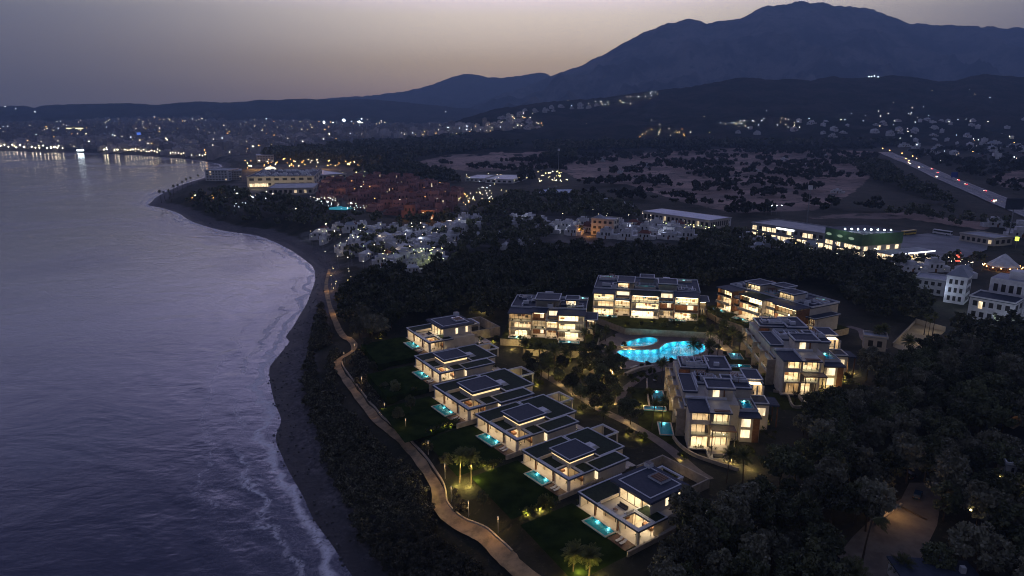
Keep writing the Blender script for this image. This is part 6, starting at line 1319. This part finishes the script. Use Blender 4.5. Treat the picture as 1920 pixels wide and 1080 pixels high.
allw.sort(key=lambda e: (not vis(e[0]), np.hypot(e[0][0], e[0][1])))
LAB = {'R': ('dark bushy tree in the wood right of the apartments', 'trees of the wood on the right'), 'N': ('dark tree in the wood behind the apartment buildings', 'trees of the wood behind the apartments'), 'M': ('green garden tree between the villas and the apartment buildings', 'garden trees between villas and apartments')}
rest = []
NTREE = 285
for i, (p, w) in enumerate(allw):
    k = random.choices(['broad0', 'broad1', 'broad2', 'grey0', 'dark0', 'pine1'], [3, 3, 2.6, 2.6, 2.2, 1.0])[0] if w != 'M' else random.choice(['broad1', 'dark0', 'broad0', 'pine1'])
    s = random.uniform(.62, 1.4) if w != 'M' else random.uniform(.6, .95)
    if w == 'M' and random.random() < .25: continue
    if i < NTREE: plant(TREES[k], 'tree', LAB[w][0], 'tree', p[0], p[1], p[2] - .1, s, random.random() * 6.28, LAB[w][1])
    else: rest.append((p, k, s))
    if w == 'M' and i % 5 != 0: lamp((p[0] + random.uniform(-.8, .8), p[1] - 2.6, p[2] + 1.0), 150, (1, .74, .26), .12, None, 'garden_spot_light')
def merged(name, items, keep_, m, grow_=1.25):
    Vs = []
    for p, k, s in items:
        L = TREES[k][2]; r_ = np.hypot(p[0], p[1]); nq = int(max(24, min(len(L), keep_ * (300 / max(r_, 120)) ** 1.2)))
        L = L[rng.choice(len(L), nq, replace=False)]; a = rng.random() * 6.28; c, q = math.cos(a), math.sin(a)
        L = np.stack([L[:, 0] * c - L[:, 1] * q, L[:, 0] * q + L[:, 1] * c, L[:, 2]], -1) * s
        size = TREES[k][3] * s * grow_ * math.sqrt(len(TREES[k][2]) / nq) * .62
        Vs.append(leafquads(L, size) + np.asarray(p))
    if not Vs: print('EMPTY', name); return
    print('STUFF', name, len(items), sum(map(len, Vs)) // 4)
    V = np.vstack(Vs); ids = rng.integers(0, len(m), len(V) // 4)
    return struct(name, mesh_np(name, V, np.arange(len(V)).reshape(-1, 4), [M[x] for x in m], ids), 'stuff')
merged('wood', rest, 420, ['leaf', 'leafg', 'leaf2', 'leaf'])
# ---- shrubs of the bank and between path and gardens
BANK = [(600, 545), (606, 575), (622, 632), (640, 655), (620, 690), (648, 745), (700, 800), (760, 850), (800, 900), (812, 965), (870, 1005), (935, 1060), (1000, 1130), (770, 1130), (712, 1060), (668, 985), (628, 905), (596, 820), (574, 740), (566, 690), (582, 600)]
GAP = [(668, 650), (700, 655), (690, 700), (765, 808), (850, 905), (905, 965), (1000, 1050), (1100, 1130), (1040, 1130), (975, 1058), (905, 992), (862, 965), (838, 905), (785, 835), (705, 770), (662, 708), (660, 680)]
SANDY = [(585, 660), (622, 645), (612, 715), (596, 735)]
SHR = []
for q in range(3):
    c, L = clumps(9, 1.35, .8, .9, .62, 70); SHR.append((quadmesh('crown', leafquads(L, .26), 'scrub'), trunk_mesh('trunk', .7, .07, c[:5]), L, .26, 'scrub'))
    TREES['shrub%d' % q] = SHR[-1]
GSH = []
for q in range(2):
    c, L = clumps(9, 1.2, .7, .8, .55, 75); GSH.append((quadmesh('crown', leafquads(L, .24), 'shrubm'), trunk_mesh('trunk', .6, .06, c[:5])))
sb = scatter(BANK, 1.8, [SANDY], 6.5, 8); sg = scatter(GAP, 2.4, seed=9)
pd = lambda p: np.min(np.hypot(PATH[:, 0] - p[0], PATH[:, 1] - p[1]))
FRV = [(o[0], o[1], R(d), -3 * s, 23 * s, -17 * s, 32 * s) for o, d, s, two, _, _ in VIL]
sg = clear_of(sg, FRV)
shp = [(p, 0) for p in sb if pd(p) > np.interp(p[1], [120, 200, 300], [2.3, 1.5, 1.3]) + 1.1 * fbm(p[0] / 9, p[1] / 9, 2)] + [(p, 1) for p in sg if pd(p) > 2.6]
shp.sort(key=lambda e: np.hypot(e[0][0], e[0][1])); rest = []
for i, (p, w) in enumerate(shp):
    s = random.uniform(.75, 1.6) * (1.0 if w == 0 else .9)
    if i < 150: plant(random.choice(SHR), 'shrub', ['dark shrub on the bank between beach and coastal path', 'dark shrub between the coastal path and the villa gardens'][w], 'shrub', p[0], p[1], p[2] - .1, s, random.random() * 6.28, ['shrubs of the beach bank', 'shrubs between path and gardens'][w])
    else: rest.append((p, 'shrub%d' % random.randrange(3), s))
merged('undergrowth', rest, 230, ['scrub', 'scrub', 'leafg'], 1.2)
# a few small trees stand up out of the bank and gap
for (u, v) in [(700, 700), (722, 742), (748, 792), (688, 655), (802, 852), (838, 880), (905, 950), (770, 770)]:
    p = gp(u, v)[0]; plant(TREES[random.choice(['broad1', 'dark0'])], 'tree', 'small dark tree between the coastal path and the villa lawns', 'tree', *p, random.uniform(.45, .6), random.random() * 6, 'small trees along the coastal path')
bs = []
_st = rng.integers(1, len(PATH) - 1, 900)
for q in range(900):
    k = int(rng.integers(20, 330)); a_ = COAST[k % (len(COAST) - 60)]; x_, y_ = a_ + rng.normal(size=2) * 9; bs.append((x_, y_))
bs = np.array(bs); bd = shore(bs[:, 0], bs[:, 1]); kk = (bd > -1) & (bd < 15) & (bs[:, 1] > 90) & (bs[:, 1] < 700); bs, bd = bs[kk], bd[kk]; mb = MB('foamrock')
for (x_, y_), d_ in zip(bs, bd):
    r_ = rng.uniform(.15, .55) * (1.5 if rng.random() < .12 else 1); z_ = float(hz(x_, y_)); j_ = lambda: rng.uniform(.6, 1.2) * r_
    q0 = [(x_ + j_() * math.cos(i * 1.05), y_ + j_() * math.sin(i * 1.05)) for i in range(6)]; q1 = [(x_ + (a - x_) * .55, y_ + (b - y_) * .55) for a, b in q0]; mb.frustum(q0, z_ - .1, q1, z_ + r_ * .7, 'foamrock')
struct('beach_stones', mb.mesh('beach_stones'), 'stuff')
# ---- palms
def palm(u, v, k, label, group=None, s=1, z=None, lit=0, off_=(0, 0)):
    lit *= 7
    p = gp(u, v)[0]; zz = p[2] if z is None else z
    if z is not None: p = np.array([*P(u, v, z), z])
    t = plant(PALMS[k], 'palm_tree', label, 'palm', p[0], p[1], zz, s, random.random() * 6.28 if k != 'bent' else 0, group)
    if lit:
        lamp((p[0] - .9, p[1] - 1.1, zz + .5), lit, (1, .78, .22), .12, None, 'garden_spot_light')
        lamp((p[0] + 1.2, p[1] - .5, zz + 2.2), lit * .8, (1, .78, .22), .12, None, 'garden_spot_light'); lamp((p[0] + .1, p[1] - .6, zz + 5.6 * s), lit * .55, (1, .80, .22), .15, None, 'garden_spot_light')  # the last one, under the crown, is added to brighten the fronds
    return t
palm(862, 905, 'tall', 'left of the two uplit palms on the lawn of the third villa', None, .9, None, 75); palm(884, 908, 'tall', 'right of the two uplit palms on the lawn of the third villa', None, .95, None, 75)
palm(1074, 1082, 'mid', 'left uplit palm on the lawn below the nearest villa', None, .95, None, 60); palm(1104, 1086, 'mid', 'right uplit palm on the lawn below the nearest villa', None, .9, None, 60)
for (u, v, k, s) in [(985, 672, 'mid', 1), (1012, 690, 'tall', 1), (1040, 702, 'tall', 1.1), (1028, 712, 'mid', 1), (1060, 690, 'mid', .9), (1098, 668, 'slim', .95), (1112, 664, 'slim', 1), (1135, 640, 'mid', .8), (1140, 700, 'tall', 1), (1150, 690, 'low', 1.1), (1120, 640, 'low', 1)]:
    palm(u, v, k, 'garden palm left of the lit pools, below the building nearest the villas', 'garden palms left of the pools', s)
for (u, v, k, s) in [(1240, 716, 'tall', .85), (1300, 690, 'tall', 1.05), (1312, 688, 'slim', .8), (1326, 682, 'tall', .9), (1330, 650, 'mid', 1), (1345, 668, 'slim', .75), (1352, 640, 'tall', .9), (1372, 650, 'mid', 1), (1385, 668, 'tall', .85), (1400, 640, 'mid', .9), (1312, 620, 'low', 1.1), (1265, 618, 'low', 1), (1340, 612, 'tall', .8), (1362, 616, 'mid', .9), (1245, 622, 'low', .9), (1300, 608, 'mid', .7)]:
    palm(u, v, k, 'dark palm around the right end of the lit pools', 'palms at the right end of the pools', s)
for (u, v, k, s, lab) in [(1362, 905, 'tall', .9, 'palm in front of the nearest apartment building, its left one'), (1392, 912, 'tall', .95, 'palm in front of the nearest apartment building, its right one'), (1240, 800, 'slim', .8, 'slim palm between the second villa and the nearest apartments'), (1222, 806, 'slim', .85, 'slim palm closest to the second villa from the near end'), (1700, 672, 'mid', 1.1, 'bushy palm in front of the sandy lit court'),
                          (1640, 650, 'tall', .85, 'palm in front of the small pale garden shed'), (1655, 652, 'tall', .9, 'palm right of the small pale garden shed'), (1130, 800, 'mid', .8, 'palm behind the second villa beside the gate lamp'), (1617, 1050, 'bent', 1.05, 'windblown palm with fronds streaming to the right over the lit lane'), (1600, 1100, 'low', 1.2, 'low bushy palm at the lower end of the lane'), (1690, 1085, 'low', 1.1, 'low palm in front of the small dark-roofed house')]:
    palm(u, v, k, lab, None, s)
for (u, v, s) in [(1732, 628, .8), (1740, 632, .7), (1748, 630, .85)]: palm(u, v, 'slim', 'slim uplit palm in the trio standing in the sandy court', 'palms in the sandy court', s)
for (u, v) in [(303, 381), (310, 377), (318, 374), (326, 369), (334, 364), (343, 357), (352, 352), (360, 349), (372, 343), (322, 378)]: palm(u, v, 'slim', 'palm silhouetted on the point across the bay', 'palms on the point', random.uniform(.9, 1.3))
for (u, v) in [(1490, 758), (1512, 762)]:
    p = gp(u, v)[0]; mb = MB('bark'); mb.tube([(0, 0, -.3), (0, 0, 2.4)], [.16, .12]); t = thing('bare_tree', 'bare branching tree before the lit front of the second stepped building', 'tree', p, 0, 'bare trees by the second stepped building')
    for q in range(26):
        a = random.random() * 6.28; r_ = random.uniform(.8, 2.0); m1 = (math.cos(a) * r_ * .4, math.sin(a) * r_ * .4, 3.6); e = (math.cos(a) * r_, math.sin(a) * r_, random.uniform(4.2, 6.2)); mb.tube([(0, 0, 2.2), m1, e], [.08, .05, .02], n=4)
    mb.build('trunk', t)
# ---- uplit bushes and hedges of the villa gardens
def uplit(u, v, label, s, power, dx=-.8, dy=-.9, tree=False, group=None):
    p = gp(u, v)[0]; pr = random.choice(GSH) if not tree else TREES['broad1']
    plant(pr, 'shrub' if not tree else 'tree', label, 'shrub' if not tree else 'tree', p[0], p[1], p[2], s, random.random() * 6, group)
    lamp((p[0] + dx * s, p[1] + dy * s, p[2] + .45), power * 9, (1, .80, .20), .1, None, 'garden_spot_light')
uplit(742, 742, 'uplit yellow tree on the lawn before the fourth villa', .62, 45, -1.6, -2.6, True); uplit(776, 738, 'uplit bush right of the yellow tree on the fourth lawn', 1.3, 22)
uplit(852, 797, 'uplit bush at the garden hedge behind the third lawn', 1.1, 20); uplit(925, 876, 'uplit bush on the lawn of the second villa', 1.1, 20); uplit(905, 872, 'smaller uplit bush left of the one on the second lawn', .8, 12)
uplit(1022, 952, 'largest uplit bush, on the nearest lawn', 1.7, 40); uplit(992, 962, 'low uplit bush at the left tip of the nearest lawn', .9, 30); uplit(717, 632, 'uplit orange bush beside the farthest villa lawn', 1.5, 14)
for (u, v, s, pw) in [(930, 640, 1.4, 14), (1010, 722, 1.3, 22), (1075, 712, 1.5, 26), (985, 716, 1.2, 18), (1120, 715, 1.2, 14), (1160, 705, 1.3, 16), (1135, 760, 1.2, 12), (1092, 770, 1.2, 12), (1040, 655, 1, 12), (1170, 650, 1.1, 8), (1205, 822, 1.2, 16), (1180, 815, 1, 10), (1320, 600, 1.3, 22), (1332, 590, 1.2, 14), (1360, 600, 1.2, 10), (1560, 725, 1.6, 16), (1585, 712, 1.5, 14), (1440, 790, 1.3, 10), (1405, 850, 1.2, 12), (1280, 860, 1.1, 8), (1262, 905, 1.1, 8)]:
    uplit(u, v, 'garden bush lit yellow-green among the apartment gardens', s, pw, group='lit bushes of the apartment gardens')
def hedge(px, label, lit, s=1.0):
    pts = strip_pts(px, k=8); L = []
    for q in pts:
        z = hz(q[0], q[1]); e = rng.normal(size=(26, 3)) * np.array([.55, .55, .3]) * s; L.append(e + np.array([q[0], q[1], float(z) + .5]))
    o = tag(link('hedge', quadmesh('hedge', leafquads(np.vstack(L), .3), 'shrubm')), label, 'hedge')
    for q in pts[3::7]: lamp((q[0] - .5, q[1] - 1.0, float(hz(q[0], q[1])) + .35), lit * 5, (1, .80, .20), .08, None, 'garden_spot_light')
hedge([(698, 684), (730, 676), (760, 664)], 'low lit hedge between the farthest two villa lawns', 9)
hedge([(802, 812), (830, 800), (862, 790)], 'low lit hedge behind the lawn of the third villa', 9)
hedge([(880, 880), (905, 874), (940, 866)], 'low lit hedge at the edge of the second villa lawn', 9)
hedge([(982, 964), (1010, 954), (1040, 946)], 'low lit hedge along the nearest villa lawn', 10)
for (u, v, pw) in [(960, 655, 160), (1000, 676, 200), (1042, 700, 260), (1085, 690, 220), (1120, 680, 200), (1150, 700, 200), (1105, 730, 180), (1060, 745, 160), (1140, 745, 160), (1020, 660, 150), (935, 632, 120), (1350, 655, 200), (1390, 655, 160), (1330, 625, 220), (1410, 630, 160), (1265, 625, 120), (1335, 580, 240), (1180, 655, 120), (1200, 760, 120), (1240, 780, 120), (1555, 735, 150), (1600, 700, 180), (1375, 870, 160), (1405, 880, 140), (1640, 640, 160), (890, 600, 90), (905, 585, 140)]:
    p = gp(u, v)[0]; lamp((p[0], p[1], p[2] + 1.4), pw * 4, (1, .74, .28), .12, None, 'garden_spot_light')
gb = scatter([(985, 640), (1100, 620), (1130, 600), (1250, 600), (1345, 600), (1430, 640), (1440, 700), (1330, 690), (1260, 730), (1170, 770), (1090, 740), (1000, 710)], 4.6, seed=77)
gb = clear_of(gb, [(*A_[0][:2], A_[1], -4, 38, -17, 28), (*B_[0][:2], B_[1], -4, 53, -21, 36), (*C_[0][:2], C_[1], -5, 51, -13, 28), (*E_[0][:2], E_[1], -8, 30, -8, 50), (*D_[0][:2], D_[1], -10, 32, -12, 48)])
for p in gb:
    if inpoly(np.array([p[0]]), np.array([p[1]]), grow(p1 if area(p1) > 0 else p1[::-1], 1.6))[0] or inpoly(np.array([p[0]]), np.array([p[1]]), grow(p2 if area(p2) > 0 else p2[::-1], 1.6))[0] or random.random() < .35: continue
    plant(random.choice(GSH), 'shrub', 'dark garden shrub in the planting round the lit pools', 'shrub', *p, random.uniform(.6, 1.25), random.random() * 6, 'garden shrubs round the pools')
for fr, pts_ in ((A_, [(10, -13), (14, -10), (19, -14), (26, -12), (33, -9), (5, -4)]), (B_, [(8, -9), (16, -16), (22, -15), (31, -16), (38, -12), (45, -16), (47, -6), (27, -9)]), (C_, [(2, -7), (14, -10), (24, -11), (32, -9), (40, -8)])):
    for x, y in pts_:
        q = on(fr, x, y, -.1); plant(random.choice(GSH), 'shrub', 'shrub on a raised lawn before a lit apartment front', 'shrub', *q, random.uniform(.7, 1.3), random.random() * 6, 'shrubs on the raised apartment lawns')
        lamp((q[0] - .8, q[1] - 1, q[2] + .6), 30, (1, .78, .30), .1, None, 'garden_spot_light')
# ---- far woods and scrub: masses no one could count
def far_wood(name, polys, fac, dens=1.0, cut=None, mats=('leaf', 'leaf2', 'leafg'), seed=20):
    items = []
    for pi, poly in enumerate(polys):
        vv = np.mean([b for a, b in poly]); dist = float(np.hypot(*gp(np.mean([a for a, b in poly]), vv)[0, :2])); sp = max(6.5, dist * fac)
        for p in scatter(poly, sp, FAR_EX, seed=seed + pi):
            if rng.random() > dens: continue
            if cut and fbm(p[0] / cut[0], p[1] / cut[0], 3) < cut[1]: continue
            items.append((p, random.choice(['broad0', 'broad1', 'dark0', 'broad2', 'pine1']), sp / 6.5 * random.uniform(.6, 1.1) * (1 if sp < 9 else .8)))
    return merged(name, items, 260, list(mats), 1.25)
FAR_EX = FAR_BUILT + [[(1640, 278), (1700, 290), (1800, 330), (1930, 380), (1930, 420), (1860, 398), (1760, 352), (1690, 318)]]
far_wood('far_woodland', [[(305, 388), (330, 368), (430, 350), (465, 362), (590, 380), (650, 410), (660, 425), (560, 432), (500, 424), (440, 418), (370, 408)],
          [(590, 412), (770, 418), (880, 400), (960, 365), (1090, 368), (1200, 395), (1215, 425), (1010, 408), (900, 420), (760, 428)],
          [(880, 420), (960, 415), (1030, 425), (1030, 455), (960, 475), (880, 470)], [(840, 470), (880, 452), (870, 500), (830, 505)], [(1290, 440), (1420, 440), (1560, 470), (1640, 480), (1700, 520), (1560, 505), (1420, 490), (1300, 475)], [(1650, 470), (1760, 490), (1850, 500), (1910, 470), (1990, 440), (1990, 520), (1760, 540), (1690, 520)], [(1640, 400), (1860, 436), (1960, 430), (1900, 425), (1800, 400), (1700, 392)]], .013, .62)
far_wood('village_trees', [[(560, 440), (870, 422), (850, 470), (740, 500), (620, 500)], [(1110, 425), (1290, 430), (1290, 452), (1030, 442)], [(592, 352), (740, 335), (868, 371), (872, 392), (795, 411), (640, 386)]], .0125, .20, seed=60)
far_wood('distant_trees', [[(470, 302), (520, 275), (700, 262), (900, 256), (1010, 278), (860, 288), (700, 322), (620, 308)], [(640, 322), (760, 300), (880, 330), (860, 345), (720, 338)], [(980, 272), (1200, 262), (1700, 258), (1700, 275), (1200, 282), (1020, 290)], [(1020, 285), (1080, 285), (1080, 305), (1020, 305)], [(1560, 300), (1650, 302), (1700, 335), (1800, 385), (1740, 388), (1640, 340)]], .011, .75)
far_wood('field_scrub', [[(800, 300), (1040, 285), (1640, 270), (1660, 400), (1420, 412), (1100, 372), (900, 330)], [(1690, 285), (1920, 270), (2000, 330), (1900, 380), (1780, 330)]], .0085, .34, (60, .53), ('scrub', 'leaf2'))
